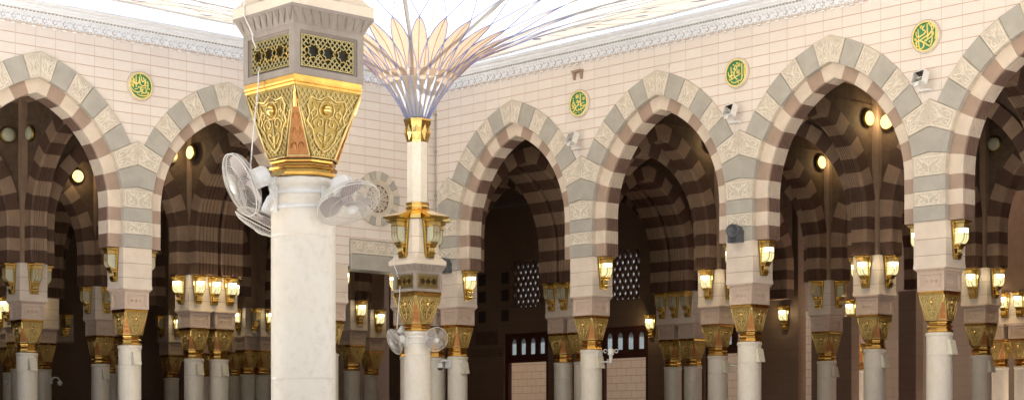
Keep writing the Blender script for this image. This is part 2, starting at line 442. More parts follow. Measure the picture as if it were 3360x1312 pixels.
# ------------------------------------------------------------------ columns
def star(cx,cz,ro,ri,n=8,ph=pi/8): return [(cx+(ro if j%2==0 else ri)*cos(ph+pi*j/n),cz+(ro if j%2==0 else ri)*sin(ph+pi*j/n)) for j in range(2*n)]
def face_map(k,half):        # local (x right, y out, z) of face k -> column coordinates
    return Matrix.Rotation(k*pi/2,4,'Z')@Matrix.Translation((0,-half,0))
def clip_seg(a,b,inside,n=26):
    out=[];cur=[]
    for i in range(n+1):
        t=i/n; p=(a[0]+(b[0]-a[0])*t,a[1]+(b[1]-a[1])*t)
        if inside(p): cur.append(p)
        else:
            if len(cur)>1: out.append((cur[0],cur[-1]))
            cur=[]
    if len(cur)>1: out.append((cur[0],cur[-1]))
    return out
def spiral(cx,cy,r0,a0,turn,n=12,k=.8): return [(cx+r0*(1-i/n*k)*cos(a0+turn*i/n),cy+r0*(1-i/n*k)*sin(a0+turn*i/n)) for i in range(n+1)]

def capital_mesh(hw,z0,z1,fine):
    mb=MB(); H=z1-z0
    ob=.140; hb=.312                    # octagon below: half of a main side, reach of the sides
    T=[(-hw,-hw),(hw,-hw),(hw,hw),(-hw,hw)]
    oct_=[]
    for k in range(4):
        M=Matrix.Rotation(k*pi/2,4,'Z')
        for x in (-ob,ob): v=M@Vector((x,-hb,0)); oct_.append((v.x,v.y))
    for k in range(4):
        a,b=T[k],T[(k+1)%4]; c,d=oct_[2*k],oct_[2*k+1]; e=oct_[(2*k+2)%8]
        mb.add([(*a,z1),(*b,z1),(*d,z0),(*c,z0)],[(0,3,2,1)],1)
        mb.add([(*b,z1),(*e,z0),(*d,z0)],[(0,2,1)],2)
    # relief on each main face: metric frame on the sloping face
    slope=sqrt(H*H+(hw-hb)**2)
    def half(t): return ob+(hw-ob)*t/slope
    shield=[(0,.90),(.10,.83),(.20,.86),(.235,.74),(.20,.62),(.225,.52),(.15,.40),(.12,.26),(.06,.15),(0,.10)]
    sh=[(x*hw/.40,y*slope) for x,y in shield]; poly=sh+[(-x,y) for x,y in sh[::-1][1:-1]]
    def inpoly(p,pl):
        c=False;n=len(pl)
        for i in range(n):
            x1,y1=pl[i];x2,y2=pl[(i+1)%n]
            if (y1>p[1])!=(y2>p[1]) and p[0]<(x2-x1)*(p[1]-y1)/(y2-y1)+x1: c=not c
        return c
    def ok(p): return .012<p[1]<slope-.012 and abs(p[0])<half(p[1])-.015 and not inpoly(p,poly)
    lines=[]; st=.058 if fine else .082; n=int(3*hw/st)
    for i in range(-n,n+1):
        for sg in (1,-1):
            x0=i*st; lines+= [(s_,.0088 if fine else .0075) for s_ in clip_seg((x0-sg*slope*.40,0),(x0+sg*slope*.40,slope),ok)]
    curves=[]
    curves.append((poly+[poly[0]],.012))
    w=hw/.40
    curves+= [(spiral(sg*.075*w,.50*slope,.05*w,pi/2,sg*5.5),.009) for sg in (1,-1)]
    curves+= [(spiral(sg*.145*w,.66*slope,.045*w,-pi/2,-sg*5.),.009) for sg in (1,-1)]
    curves+= [(spiral(sg*.06*w,.34*slope,.034*w,-pi/2,sg*5.2),.009) for sg in (1,-1)]
    curves+= [([(sg*.175*w,.78*slope),(sg*.15*w,.72*slope),(sg*.185*w,.64*slope),(sg*.16*w,.56*slope),(sg*.185*w,.50*slope)],.009) for sg in (1,-1)]
    curves+= [([(sg*.02*w,.86*slope),(sg*.07*w,.80*slope),(sg*.13*w,.80*slope)],.008) for sg in (1,-1)]
    curves+= [([(0,.55*slope),(0,.32*slope),(0,.16*slope)],.013)]
    curves+= [([(0,.30*slope),(sg*.05*w,.36*slope),(sg*.075*w,.30*slope),(sg*.03*w,.22*slope),(0,.24*slope)],.007) for sg in (1,-1)]
    curves+= [([(sg*.03*w,.57*slope),(sg*.10*w,.58*slope),(sg*.15*w,.52*slope),(sg*.13*w,.42*slope)],.008) for sg in (1,-1)]
    curves+= [([(sg*.09*w*cos(a),.70*slope+.085*w*sin(a)) for a in [pi*.5+sg*0+pi*j/6 for j in range(7)]] if sg>0 else [(.09*w*cos(a),.70*slope+.085*w*sin(a)) for a in [-pi*.5+pi*j/6 for j in range(7)]],.009) for sg in (1,-1)]
    curves+= [([(-half(t)+.012,t) for t in (.01,slope-.01)],.010),([(half(t)-.012,t) for t in (.01,slope-.01)],.010)]
    curves+= [([(-half(0.01),.008),(half(0.01),.008)],.010)]
    ax=Vector((1,0,0)); ay=Vector((0,-(hw-hb),H)).normalized(); az=Vector((0,-H,-(hw-hb))).normalized()
    O=Vector((0,-hb,z0))
    fm=MB()
    def P(p,o=0.): return O+ax*p[0]+ay*p[1]+az*o
    for (a,b),r in lines: fm.tube([P(a,.002),P(b,.002)],r,4,0,smooth=False)
    for c,r in curves: fm.tube([P(p,.010) for p in c],r,5,0)
    # raised shield ground and the boss
    fm.add([P((x*.97,y),.006) for x,y in poly],[tuple(range(len(poly)))],1)
    bc=P((0,.70*slope),.012); fm.ball(bc,.052*w,12,3)
    fm.ball(P((0,.10*slope),.01),.018,8,0)
    # copper corner: frame and scrolls
    cm=MB(); b=Vector((hw,-hw,z1)); d=Vector((ob,-hb,z0)); e=Vector((hb,-ob,z0))
    def Q(u,v): # u -1..1 across, v 0..1 up
        base=(d+(e-d)*(u*.5+.5)); return base+(b-base)*v+Vector((1,-1,-.3)).normalized()*.005
    cm.tube([Q(-.93,.02),Q(-.93,.80)],.008,4,0,smooth=False); cm.tube([Q(.93,.02),Q(.93,.80)],.008,4,0,smooth=False); cm.tube([Q(-.93,.03),Q(.93,.03)],.008,4,0,smooth=False)
    for zc,r in ((.14,.5),(.34,.42),(.54,.34)):
        for sg in (1,-1):
            cm.tube([Q(x,y) for x,y in [(sg*(.42+r*.8*(1-i/9*.7)*cos(sg*0+4.6*i/9)*.8-.1),zc+.085*(1-i/9*.7)*sin(4.6*i/9)) for i in range(10)]],.0075,4,2,smooth=False)
        cm.tube([Q(0,zc-.07),Q(0,zc+.09)],.006,3,2,smooth=False)
    # small gold tip on the corner's point
    t=Q(0,.90); cm.tube([Q(0,.70),Q(0,.80),Q(0,.90),Q(0,.985)],[.024,.02,.016,.006],6,3,smooth=False)
    for k in range(4):
        M=Matrix.Rotation(k*pi/2,4,'Z'); mb.merge(fm,M); mb.merge(cm,M)
    return mb.mesh('capital',[M_gold2,M_goldd if fine else M_goldt,M_copper,M_gold])

CACHE={}
def column_parts(kind):
    if kind in CACHE: return CACHE[kind]
    umb=kind=='umbrella'; parts=[]
    # shaft
    mb=MB(); pr=[(.40,0),(.40,.25),(.37,.30),(.33,.36),(.32,.42)]
    for zj in (.85,2.26,3.67): pr+=[(.32,zj-.03),(.32,zj-.007),(.3165,zj-.004),(.3165,zj+.004),(.32,zj+.007),(.32,zj+.03)]
    pr+=[(.32,4.10),(.3195,4.14),(.325,4.16),(.338,4.17),(.338,4.225),(.33,4.24),(.30,4.25)]
    mb.lathe(pr,40); parts.append(('shaft',mb.mesh('shaft',[M_marble]),None))
    zc0,zc1,zr1,zo1,zt1=(4.42,5.09,5.19,5.68,5.845) if umb else (4.53,5.17,5.25,5.72,5.81)
    hw=.405 if umb else .355; ho=.425 if umb else .385; hc=.50 if umb else .435
    # gold mouldings at the neck
    mb=MB(); k=1/cos(pi/8); z0=4.25; d=zc0-z0
    pr=[(.26,0),(.335,.0),(.345,.06),(.335,.22),(.30,.26),(.30,.40),(.325,.44),(.335,.55),(.315,.62),(.285,.66),(.285,.74),(.315,.80),(.32,.92),(.29,1.)]
    mb.lathe([(r*k*(.97 if umb else .9),z0+d*t) for r,t in pr],8,0,False,pi/8); parts.append(('neck_ring',mb.mesh('neck_ring',[M_goldb]),None))
    parts.append(('capital',capital_mesh(hw,zc0,zc1,umb),None))
    # gold rim
    mb=MB(); d=zr1-zc1; mb.frustum(hw+.005,hw+.005,zc1+.001,hw+.012,hw+.012,zc1+d*.22); mb.frustum(hw-.01,hw-.01,zc1+d*.22,hw-.01,hw-.01,zc1+d*.34); mb.frustum(hw+.014,hw+.014,zc1+d*.34,hw+.02,hw+.02,zc1+d*.52); mb.frustum(hw+.002,hw+.002,zc1+d*.52,hw+.010,hw+.010,zr1-.001)
    parts.append(('capital_rim',mb.mesh('capital_rim',[M_goldb]),None))
    # ornament block
    mb=MB(); z0,z1=zr1,zo1; hz=z1-z0; dp=.06; core=ho-dp; px=.06; pz=.075
    mb.box(-core,core,-core,core,z0,z1,0)
    for k in range(4):
        fm=MB(); L=ho-dp
        # frame: rails between corner posts, bevelled inwards
        xo=ho-.045-px; zo0,zo1_=z0+.055+pz*.5,z1-.055-pz*.4
        outer=[(-ho,z0),(ho,z0),(ho,z1),(-ho,z1)]
        inner=[(-xo-.028,zo0-.028),(xo+.028,zo0-.028),(xo+.028,zo1_+.028),(-xo-.028,zo1_+.028)]
        inn2=[(-xo,zo0),(xo,zo0),(xo,zo1_),(-xo,zo1_)]
        vs=[(x,0,z) for x,z in outer]+[(x,0,z) for x,z in inner]+[(x,.018,z) for x,z in inner]+[(x,dp-.012 if umb else .034,z) for x,z in inn2]
        fs=[]
        for a in (0,4,8): fs+=[(a+i,a+(i+1)%4,a+4+(i+1)%4,a+4+i) for i in range(4)]
        fm.add(vs,fs,0)
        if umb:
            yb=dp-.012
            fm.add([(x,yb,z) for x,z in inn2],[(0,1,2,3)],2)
        else:
            fm.add([(x,.034,z) for x,z in inn2],[(0,1,2,3)],0)
            zc=(zo0+zo1_)/2
            fm.tube([(x*.90,.034,zc+(z-zc)*.82) for x,z in inn2],.008,4,0,closed=True,smooth=False)
            for x in (-.5,0,.5):
                for q in range(5):
                    a=pi/2+2*pi*q/5; fm.ball((x*xo+.030*cos(a),.032,zc+.034*sin(a)),.019,6,0)
                fm.ball((x*xo,.028,zc),.016,6,0)
            for sg in (-1,1): fm.tube([(sg*xo*.25+.03*cos(t),.034,zc+.03*sin(t)) for t in (0.,1.,2.,pi)],.007,3,0,smooth=False)
        mb.merge(fm,face_map(k,ho))
    name='grille_block' if umb else 'ornament_block'
    par=link(name,None); COL.objects.unlink(par); bpy.data.objects.remove(par)
    parts.append((name,mb.mesh(name,[M_taupe if umb else M_orn,M_gold2,M_black]),None))
    if umb:
        gm=MB(); xo=ho-.045-px; zo0,zo1_=z0+.055+pz*.5,z1-.055-pz*.4; zc=(zo0+zo1_)/2; hh=(zo1_-zo0)/2
        fm=MB(); y=.030
        stars=[(x*xo,zc) for x in (-.57,0,.57)]; rs=.082
        def ok(p): return abs(p[0])<xo-.004 and abs(p[1]-zc)<hh-.004 and all((p[0]-a)**2+(p[1]-b)**2>(rs*.98)**2 for a,b in stars)
        st=.058
        for i in range(-16,17):
            for sg in (1,-1):
                for a,b in clip_seg((i*st-sg*hh*.95,zo0),(i*st+sg*hh*.95,zo1_),ok,40): fm.tube([(a[0],y,a[1]),(b[0],y,b[1])],.0075,4,0,smooth=False)
        for zz in (zo0+.006,zc,zo1_-.006):
            for a,b in clip_seg((-xo,zz),(xo,zz),lambda p:all((p[0]-q)**2+(p[1]-r)**2>(rs*.98)**2 for q,r in stars),60): fm.tube([(a[0],y+.003,a[1]),(b[0],y+.003,b[1])],.006,4,0,smooth=False)
        for sx in (-1,1): fm.tube([(sx*(xo-.005),y,zo0),(sx*(xo-.005),y,zo1_)],.007,4,0,smooth=False)
        for a,b in stars:
            so=star(a,b,rs*1.02,rs*.76); si=star(a,b,rs*.86,rs*.62); n=16
            vs=[(x,y-.022,z) for x,z in so]+[(x,y-.022,z) for x,z in si]+[(x,y+.016,z) for x,z in so]+[(x,y+.016,z) for x,z in si]
            fs=[(i,(i+1)%n,n+(i+1)%n,n+i) for i in range(n)]+[(n+i,n+(i+1)%n,3*n+(i+1)%n,3*n+i) for i in range(n)]+[(i,2*n+i,2*n+(i+1)%n,(i+1)%n) for i in range(n)]
            fm.add(vs,fs,1)
            fm.lathe([(.001,0),(.045,0),(.045,.012),(.03,.016)],12,2) if False else None
        for k in range(4): gm.merge(fm,face_map(k,ho))
        parts.append(('gold_grille',gm.mesh('gold_grille',[M_gold2,M_gold]),name))
    # toothed cornice
    mb=MB(); mb.frustum(ho+.004,ho+.004,zo1,hc-.01,hc-.01,zt1-.03); mb.box(-hc,hc,-hc,hc,zt1-.03,zt1)
    nt=9 if umb else 11
    for k in range(4):
        fm=MB(); d=hc-ho; h=zt1-.03-zo1; w=2*hc/nt
        for i in range(nt):
            t=(i+.5)/nt*2-1; xt=t*(hc-.01); xb=t*(ho)
            fm.add([(xt-w*.5,-d+.004,zo1+h),(xt+w*.5,-d+.004,zo1+h),(xb,-.018,zo1+.006),(xt,-d-.022,zo1+h*.93)],[(0,3,2),(3,1,2),(0,1,3),(0,2,1)],0)
        mb.merge(fm,face_map(k,ho))
    parts.append(('toothed_cornice',mb.mesh('toothed_cornice',[M_taupe if umb else M_orn]),None))
    CACHE[kind]=parts
    return parts

def impost_mesh(hx,hy,z0=5.81,z1=6.955,cx=0.,foot=(.43,.435)):
    mb=MB(); zj=(6.12,6.52); zb=z0+.14
    fx,fy=hx-.46+.46,hy
    n=5
    for i in range(n):          # hollow foot
        a,b=i/n,(i+1)/n; s0,s1=(1-a)**1.6*.0,(1-b)**1.6*.0
    mb.frustum(hx-.035+.05,hy-.035+.05,z0+.001,hx,hy,zb,0,cx,0)
    prev=zb
    for z in zj+(z1,):
        top=z-.007 if z<z1 else z
        mb.box(cx-hx,cx+hx,-hy,hy,prev,top,0)
        if z<z1: mb.box(cx-hx+.012,cx+hx-.012,-hy+.012,hy-.012,top,z+.007,1); prev=z+.007
    return mb.mesh('impost_block',[M_pinkst,M_mid])
IMP={'single':impost_mesh(.46,.42),'pair':impost_mesh(.94,.42,cx=0.)}
def core_mesh(hx,hy,z1=12.1):
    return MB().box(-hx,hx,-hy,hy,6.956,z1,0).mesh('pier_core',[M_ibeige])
CORE={'single':core_mesh(.385,.385),'pair':core_mesh(.875,.385)}
GRP='white marble columns with gilded capitals'
def put_column(root,kind,dx=0.):
    objs={}
    for name,me,par in column_parts(kind):
        o=link(name,me,objs.get(par,root)); objs[name]=o
        if dx and not par: o.location.x=dx
    return objs
def arcade_column(w,x,y,label,core=False,impost=True,rz=None):
    t=thing('marble_column',label,'column',WP(w,x,y),WA[w],GRP)
    put_column(t,'arcade'); link('impost_block',IMP['single'],t)
    if core: link('pier_core',CORE['single'],t)
    return t
def paired_columns(w,x,y,label,core=True):
    t=thing('paired_columns',label,'paired columns',WP(w,x,y),WA[w],GRP)
    for dx in (-.49,.49): put_column(t,'arcade',dx)
    link('impost_block',IMP['pair'],t)
    if core: link('pier_core',CORE['pair'],t)
    return t

# ------------------------------------------------------------------ lanterns
def lantern_meshes():
    P=[]
    mb=MB()   # back board, tapering, with a raised frame; front is -y, top at z=0
    T,B,h=.21,.125,-.93
    mb.add([(-T,0,0),(T,0,0),(B,0,h),(-B,0,h),(-T,-.045,0),(T,-.045,0),(B,-.045,h),(-B,-.045,h)],[(0,1,2,3),(7,6,5,4),(0,4,5,1),(1,5,6,2),(2,6,7,3),(3,7,4,0)],1)
    for a,b in (((-T+.015,-.01),(T-.015,-.01)),((-T+.015,-.01),(-B+.012,h+.012)),((T-.015,-.01),(B-.012,h+.012)),((-B+.012,h+.012),(B-.012,h+.012))):
        mb.tube([(a[0],-.05,a[1]),(b[0],-.05,b[1])],.018,4,0,smooth=False)
    for i in range(7):
        for sg in (-1,1): mb.ball((sg*(.135-.006*i),-.05,-.12-.09*i),.02,6,2)
    P.append(('back_board',mb.mesh('back_board',[M_gold,M_goldd,M_gold2]),None))
    mb=MB()   # stepped hood
    mb.box(-.155,.155,-.36,-.047,-.05,-.004,0); mb.box(-.13,.13,-.335,-.047,-.075,-.05,1); mb.box(-.115,.115,-.31,-.047,-.16,-.075,2)
    mb.box(-.125,.125,-.322,-.047,-.178,-.16,0)
    P.append(('hood',mb.mesh('hood',[M_gold,M_goldd,M_gold2]),None))
    return P
LAN=lantern_meshes()
def glass_prof(k=1.):
    # side profile in y,z of the rounded glass body
    pts=[(-.30,-.18)]+[(-.30,-.30)]+[(-.15-.15*cos(a),-.40-.16*sin(a)*1.0) for a in [0,.35,.7,1.05,1.4]]
    return pts+[(-.10,-.56),(-.047,-.56),(-.047,-.18)]
def lan_glass(lit):
    mb=MB(); pr=glass_prof(); n=len(pr)
    vs=[(-.095,y,z) for y,z in pr]+[(.095,y,z) for y,z in pr]
    mb.add(vs,[tuple(range(n)),tuple(range(2*n-1,n-1,-1))]+[(i,(i+1)%n,n+(i+1)%n,n+i) for i in range(n)],0)
    return mb.mesh('glass',[M_glassl if lit else M_glassu])
def lan_frame(lit):
    mb=MB(); pr=glass_prof()[:8]
    for x in (-.1,.1): mb.tube([(x,y-.004,z) for y,z in pr],.010,4,0,smooth=False)
    mb.tube([(0,y-.005,z) for y,z in pr],.006,4,0,smooth=False)
    for z in (-.33,): mb.tube([(-.1,-.305,z),(.1,-.305,z)],.006,4,0,smooth=False)
    if not lit:
        for i in range(-3,5):
            for sg in (1,-1):
                a=(-.095,-.305,-.30-.07*i); 
                for p,q in clip_seg((-.095,-.25-.06*i),(.095,-.25-.06*i-sg*.16),lambda p:-.42<p[1]<-.185,12): mb.tube([(p[0],-.304,p[1]),(q[0],-.304,q[1])],.0035,3,0,smooth=False)
    return mb.mesh('glass_bars',[M_gold])
def lan_bracket():
    mb=MB()
    mb.box(-.115,.115,-.22,-.047,-.60,-.562,0); mb.box(-.10,.10,-.19,-.047,-.64,-.60,1); mb.box(-.10,.10,-.16,-.047,-.675,-.64,0)
    for i in range(4):
        x=-.075+.05*i; mb.tube([(x,-.13,-.675),(x,-.115,-.74),(x,-.10,-.80)],[.021,.019,.016],6,2)
    mb.box(-.10,.10,-.14,-.047,-.825,-.80,0); mb.box(-.092,.092,-.11,-.047,-.91,-.825,1)
    return mb.mesh('bracket',[M_gold,M_goldd,M_gold2])
LG={True:lan_glass(True),False:lan_glass(False)}; LF={True:lan_frame(True),False:lan_frame(False)}; LB=lan_bracket()
GLOW_PLATE=MB().box(-.07,.07,-.306,-.302,-.29,-.20,0).box(-.098,-.0955,-.28,-.14,-.30,-.20,0).box(.0955,.098,-.28,-.14,-.30,-.20,0).mesh('glow_plate',[M_glowplate])  # glowing plates set on the glass for its bright upper area
def lamp_light(t,loc,e):
    l=bpy.data.lights.new('lamp_light','POINT'); l.energy=e; l.color=(1,.78,.42); l.shadow_soft_size=.08
    o=link('lamp_light',l,t); o.location=loc
def lantern(pos,rz,lit,label,group='gilded wall lanterns',glow=0.):
    t=thing('wall_lantern',label,'lantern',pos,rz,group)
    for n,me,_ in LAN: link(n,me,t)
    g=link('glass',LG[lit],t); link('glass_bars',LF[lit],g)
    if lit: link('glow_plate',GLOW_PLATE,g)
    if lit and glow: lamp_light(t,(0,-.42,-.3),glow)
    link('bracket',LB,t)
    return t
DIRZ={'front':0.,'right':pi/2,'back':pi,'left':-pi/2}
def wing_lantern(w,x,y,side,lit,label,off=0.,hx=.46,hy=.42,z=6.945,glow=None):
    if glow is None: glow=5. if y>1 else 0.
    a=WA[w]
    dx,dy={'front':(off,-hy),'right':(hx,off),'left':(-hx,off),'back':(off,hy)}[side]
    return lantern(WP(w,x+dx,y+dy,z),a+DIRZ[side],lit,label,glow=glow)

# ------------------------------------------------------------------ court arcades
def arcade(w,name,label,piers,arches,x0,x1,extra=None):
    t=thing(name,label,'arcade wall',(CX,CY,0),WA[w],'tiled arcade walls of the courtyard')
    mb=MB()
    for xc in arches: wall_bay(mb,xc,ZT+.36)
    if extra: extra(mb,t)
    mb.obj('tiled_wall',[M_tileR,M_lite],t)
    for xc in arches: voussoir_ring(xc,t); inner_arch(xc,t)
    for xp,l,r in piers: quoin_stack(xp,t,l,r)
    frieze(x0,x1,t); cornice(x0,x1,t)
    return t
RP=[.68,6.68,12.68,18.68,24.68]; RA=[3.68,9.68,15.68,21.68]
def rx(mb,t):
    mb.add([(0,0,ZB),(.68-.46,0,ZB),(.68,0,ZB),(.68,0,ZT+.36),(0,0,ZT+.36)],[(0,1,2,3,4)],0)
    for y in (0,.78): mb.add([(.68,y,ZB),(.68,y,ZT+.3),(.69,y,ZT+.3)],[(0,1,2)],0) if False else None
arcade('R','arcade_wall','pink tiled arcade wall right of the courtyard corner with three green medallions',[(.68,False,True)]+[(x,True,True) for x in RP[1:4]]+[(24.68,True,False)],RA,.06,24.9,rx)
LP=[-10.94,-16.94]; LA=[-7.94,-13.94]
def lx(mb,t):
    ztop=ZT+.36
    # plain wall over the flat-headed opening, and the wide pier of the double columns
    mb.add([(-5.40,0,ZB),(-4.94,0,ZB),(-4.94,0,ztop),(-5.40,0,ztop)],[(0,1,2,3)],0) if False else None
    mb.add([(-4.94,0,ZB),(-3.45,0,ZB),(-3.45,0,7.80),(-3.45,0,ztop),(-4.94,0,ztop)],[(0,1,2,3,4)],0)
    mb.add([(-3.45,0,7.80),(-1.10,0,7.80),(-1.10,0,ztop),(-3.45,0,ztop)],[(0,1,2,3)],0)
    mb.add([(-1.10,0,ZB),(0,0,ZB),(0,0,ztop),(-1.10,0,ztop),(-1.10,0,7.80)],[(0,1,2,3,4)],0)
    mb.box(-5.4,0,.70,.78,7.8,ztop,0)
    # carved band and grey lintel
    lt=MB(); lt.bprism([(-3.42,6.86),(-1.13,6.86),(-1.13,7.335),(-3.42,7.335)],-.05,.70,.01,0); lt.obj('grey_lintel',[M_grey],t)
    lt=MB(); lt.bprism([(-3.42,7.345),(-1.13,7.345),(-1.13,7.775),(-3.42,7.775)],-.05,.70,.01,0)
    n=5
    for i in range(n):
        a=-3.40+2.25*i/n; b=-3.40+2.25*(i+1)/n
        L=[spiral(.28,.45,.24,0,5.5,14),spiral(.75,.55,.22,pi,5.5,14),[(0,.3),(.2,.15),(.5,.5),(.8,.85),(1,.7)],[(.5,.5),(.42,.75),(.5,.92),(.58,.75),(.5,.5)],[(0,.06),(1,.06)],[(0,.94),(1,.94)]]
        relief(lt,[(a,7.36),(b,7.36),(b,7.76),(a,7.76)],-.049,.018,1,L)
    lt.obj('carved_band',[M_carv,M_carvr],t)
    rw=MB(); cx,cz=-2.34,9.12; n=20
    for i in range(n):
        a0,a1=2*pi*(i-.5)/n+.008,2*pi*(i+.5)/n-.008
        rw.bprism([(cx+r*cos(a),cz+r*sin(a)) for r,a in ((.60,a0),(.60,a1),(.86,a1),(.86,a0))],-.06,.02,.008,i%2)
    # moulded ring and pierced rosette
    def ring(r0,r1,y0,y1,m):
        k=40; vs=[];fs=[]
        for j in range(k):
            a=2*pi*j/k
            for r,y in ((r0,y1),(r0,y0),(r1,y0),(r1,y1)): vs.append((cx+r*cos(a),y,cz+r*sin(a)))
        for j in range(k):
            for q in range(3): fs.append((4*j+q,4*j+q+1,4*((j+1)%k)+q+1,4*((j+1)%k)+q))
        rw.add(vs,fs,m)
    ring(.50,.60,-.04,.06,1); ring(.44,.50,-.02,.06,1)
    rw.prism([(cx+.46*cos(2*pi*j/24),cz+.46*sin(2*pi*j/24)) for j in range(24)],-.002,.0,2)
    for r,nn,rr in ((.09,6,.03),(.20,9,.045),(.33,14,.05)):
        for j in range(nn):
            a=2*pi*j/nn; px,pz=cx+r*cos(a),cz+r*sin(a)
            rw.tube([(px+rr*1.1*cos(b),-.012,pz+rr*1.1*sin(b)) for b in [2*pi*q/6 for q in range(6)]],.021,4,1,closed=True,smooth=False)
    for j in range(14): a=2*pi*j/14; rw.tube([(cx+.04*cos(a),-.012,cz+.04*sin(a)),(cx+.45*cos(a+.4),-.012,cz+.45*sin(a+.4))],.019,4,1,smooth=False)
    o=rw.obj('rosette_window',[M_grey,M_carv,M_brown],t)
arcade('L','arcade_wall','pink tiled arcade wall left of the courtyard corner with one green medallion and a round rosette window',[(-4.94,True,False),(-10.94,True,True),(-16.94,False,True)],LA,-17.3,-.06,lx)

RN=['the right arcade column nearest the courtyard corner','the second right arcade column from the corner','the third right arcade column from the corner','the fourth right arcade column from the corner','the last right arcade column at the frame edge']
for x,nm in zip(RP,['white marble column of the right arcade nearest the courtyard corner, dome camera on it','second white marble column of the right arcade, counted from the courtyard corner','third white marble column of the right arcade, below the grey loudspeaker','fourth white marble column of the right arcade, largest and farthest right','fifth white marble column of the right arcade, just beyond the right edge']):
    arcade_column('R',x,.40,nm)
arcade_column('R',-.40,.40,'white marble column standing in the courtyard corner behind the small umbrella column')
arcade_column('L',-.68,.40,'white marble column at the left arcade end next to the corner, behind the umbrella fan')
paired_columns('L',-4.46,.40,'double white marble columns of the left arcade hidden behind the big umbrella column',False)
arcade_column('L',-10.94,.40,'white marble column of the left arcade under the medallion, left of the big fans')
arcade_column('L',-16.94,.40,'white marble column of the left arcade just beyond the left edge')

ORD=['nearest the corner','second from the corner','third from the corner','fourth from the corner']
for k,x in enumerate(RP[:4]):
    wing_lantern('R',x,.40,'right',True,'lit gold lantern on the right side of the right arcade pier '+ORD[k])
    if k: wing_lantern('R',x,.40,'left',True,'lit lantern peeking from the left side of right arcade pier '+ORD[k])
wing_lantern('L',-10.94,.40,'left',False,'unlit gold lantern on the left side of the left arcade pier under the medallion')
wing_lantern('L',-10.94,.40,'right',False,'unlit gold lantern on the right side of the left arcade pier under the medallion')
wing_lantern('L',-4.46,.40,'right',True,'lit gold lantern inside the flat-headed opening, left jamb by the big column',hx=.94)
wing_lantern('L',-.68,.40,'left',True,'pale lit lantern behind the small umbrella column, at the flat-headed opening')

# ------------------------------------------------------------------ inner hypostyle arches
def iarch_mesh(L,ty=.56):
    a=L/2-.79; A=Arch(a,max(.25,a*.35)); A.fe=acos(A.c/A.R); A.un=A.fe/8.6
    mb=MB(); h=ty/2
    P=[(.46,-h,'f'),(.03,-h,'f'),(0,-h+.03,'f'),(0,-h+.10,'s')]
    n=5; y0=-h+.10; w=(ty-.2)/n
    for i in range(n): P+=[(0,y0+w*i+w*.62,'s'),(.03,y0+w*i+w*.66,'s'),(.03,y0+w*(i+1)-.004,'s'),(0,y0+w*(i+1),'s')]
    P+=[(0,h-.03,'f'),(.03,h,'f'),(.46,h,'f')]
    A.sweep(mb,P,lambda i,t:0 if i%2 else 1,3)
    mb.v=[(x+L/2,y,z) for x,y,z in mb.v]
    sp=MB(); hs=h-.10
    arc=[A.p(A.fe*j/14.,.30) for j in range(14)]+[A.p(0,.30,True)]
    cur=[(-x,z) for x,z in arc]+arc[::-1][1:]
    for y in (-hs,hs):
        vs=[];fs=[]
        pts=[(-L/2+.32,ZB)]+[(-a-.30,ZB)]+cur+[(a+.30,ZB),(L/2-.32,ZB)]
        for x,z in pts: vs+=[(x+L/2,y,z),(x+L/2,y,12.12)]
        for i in range(len(pts)-1): fs.append((2*i,2*i+2,2*i+3,2*i+1))
        sp.add(vs,fs,0)
        # string course and carved panels under the ceiling
        s=1 if y>0 else -1
        sp.box(.35,L-.35,min(y,y+s*.03),max(y,y+s*.03),11.25,11.33,0); sp.box(.35,L-.35,min(y,y+s*.07),max(y,y+s*.07),11.80,11.95,1)
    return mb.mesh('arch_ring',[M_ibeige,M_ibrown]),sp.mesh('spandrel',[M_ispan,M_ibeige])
IA={}
def striped_arch(w,x,y,ang,L,label,ty=.56):
    key=(round(L,2),ty)
    if key not in IA: IA[key]=iarch_mesh(*key)
    t=thing('striped_arch',label,'arch',WP(w,x,y),WA[w]+ang,'striped inner arches')
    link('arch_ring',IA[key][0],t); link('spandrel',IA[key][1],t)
N1,N2,N3=6.15,11.85,17.55
# right wing: arches parallel to the court
for yy,nm in ((N1,'first inner row'),(N2,'second inner row')):
    for a,b,bn in ((.66,6.68,'first'),(6.68,12.68,'second'),(12.68,18.68,'third'),(18.68,24.68,'fourth')):
        striped_arch('R',a,yy,0,b-a,'striped arch of the %s seen through the %s right arch'%(nm,bn))
    striped_arch('R',-5.9,yy,0,5.6,'striped arch of the %s beyond the double columns on the right'%nm)
for x,xn in ((6.68,'second'),(12.68,'third'),(18.68,'fourth')):
    for a,b,nm in ((.40,N1,'front bay'),(N1,N2,'middle bay'),(N2,N3,'rear bay')):
        striped_arch('R',x,a,pi/2,b-a,'striped cross arch running inward from the %s right pier, %s'%(xn,nm))
for x,xn in ((.68,'right'),(-.32,'left')):
    for a,b,nm in ((.40,N1,'front bay'),(N1,N2,'middle bay'),(N2,N3,'rear bay')):
        striped_arch('R',x,a,pi/2,b-a,'%s rib of twin striped cross arches, first right arch, %s'%(xn,nm),.86)
for a,y,g,L,nm in ((-11.5,5.6,0,5.6,'dim striped arch over the two columns in the flat-headed opening'),(-11.5,5.6,pi/2,5.75,'dim striped cross arch behind the flat-headed opening'),(-17.3,5.6,0,5.75,'dim striped arch far back behind the big umbrella column')): striped_arch('R',a,y,g,L,nm)
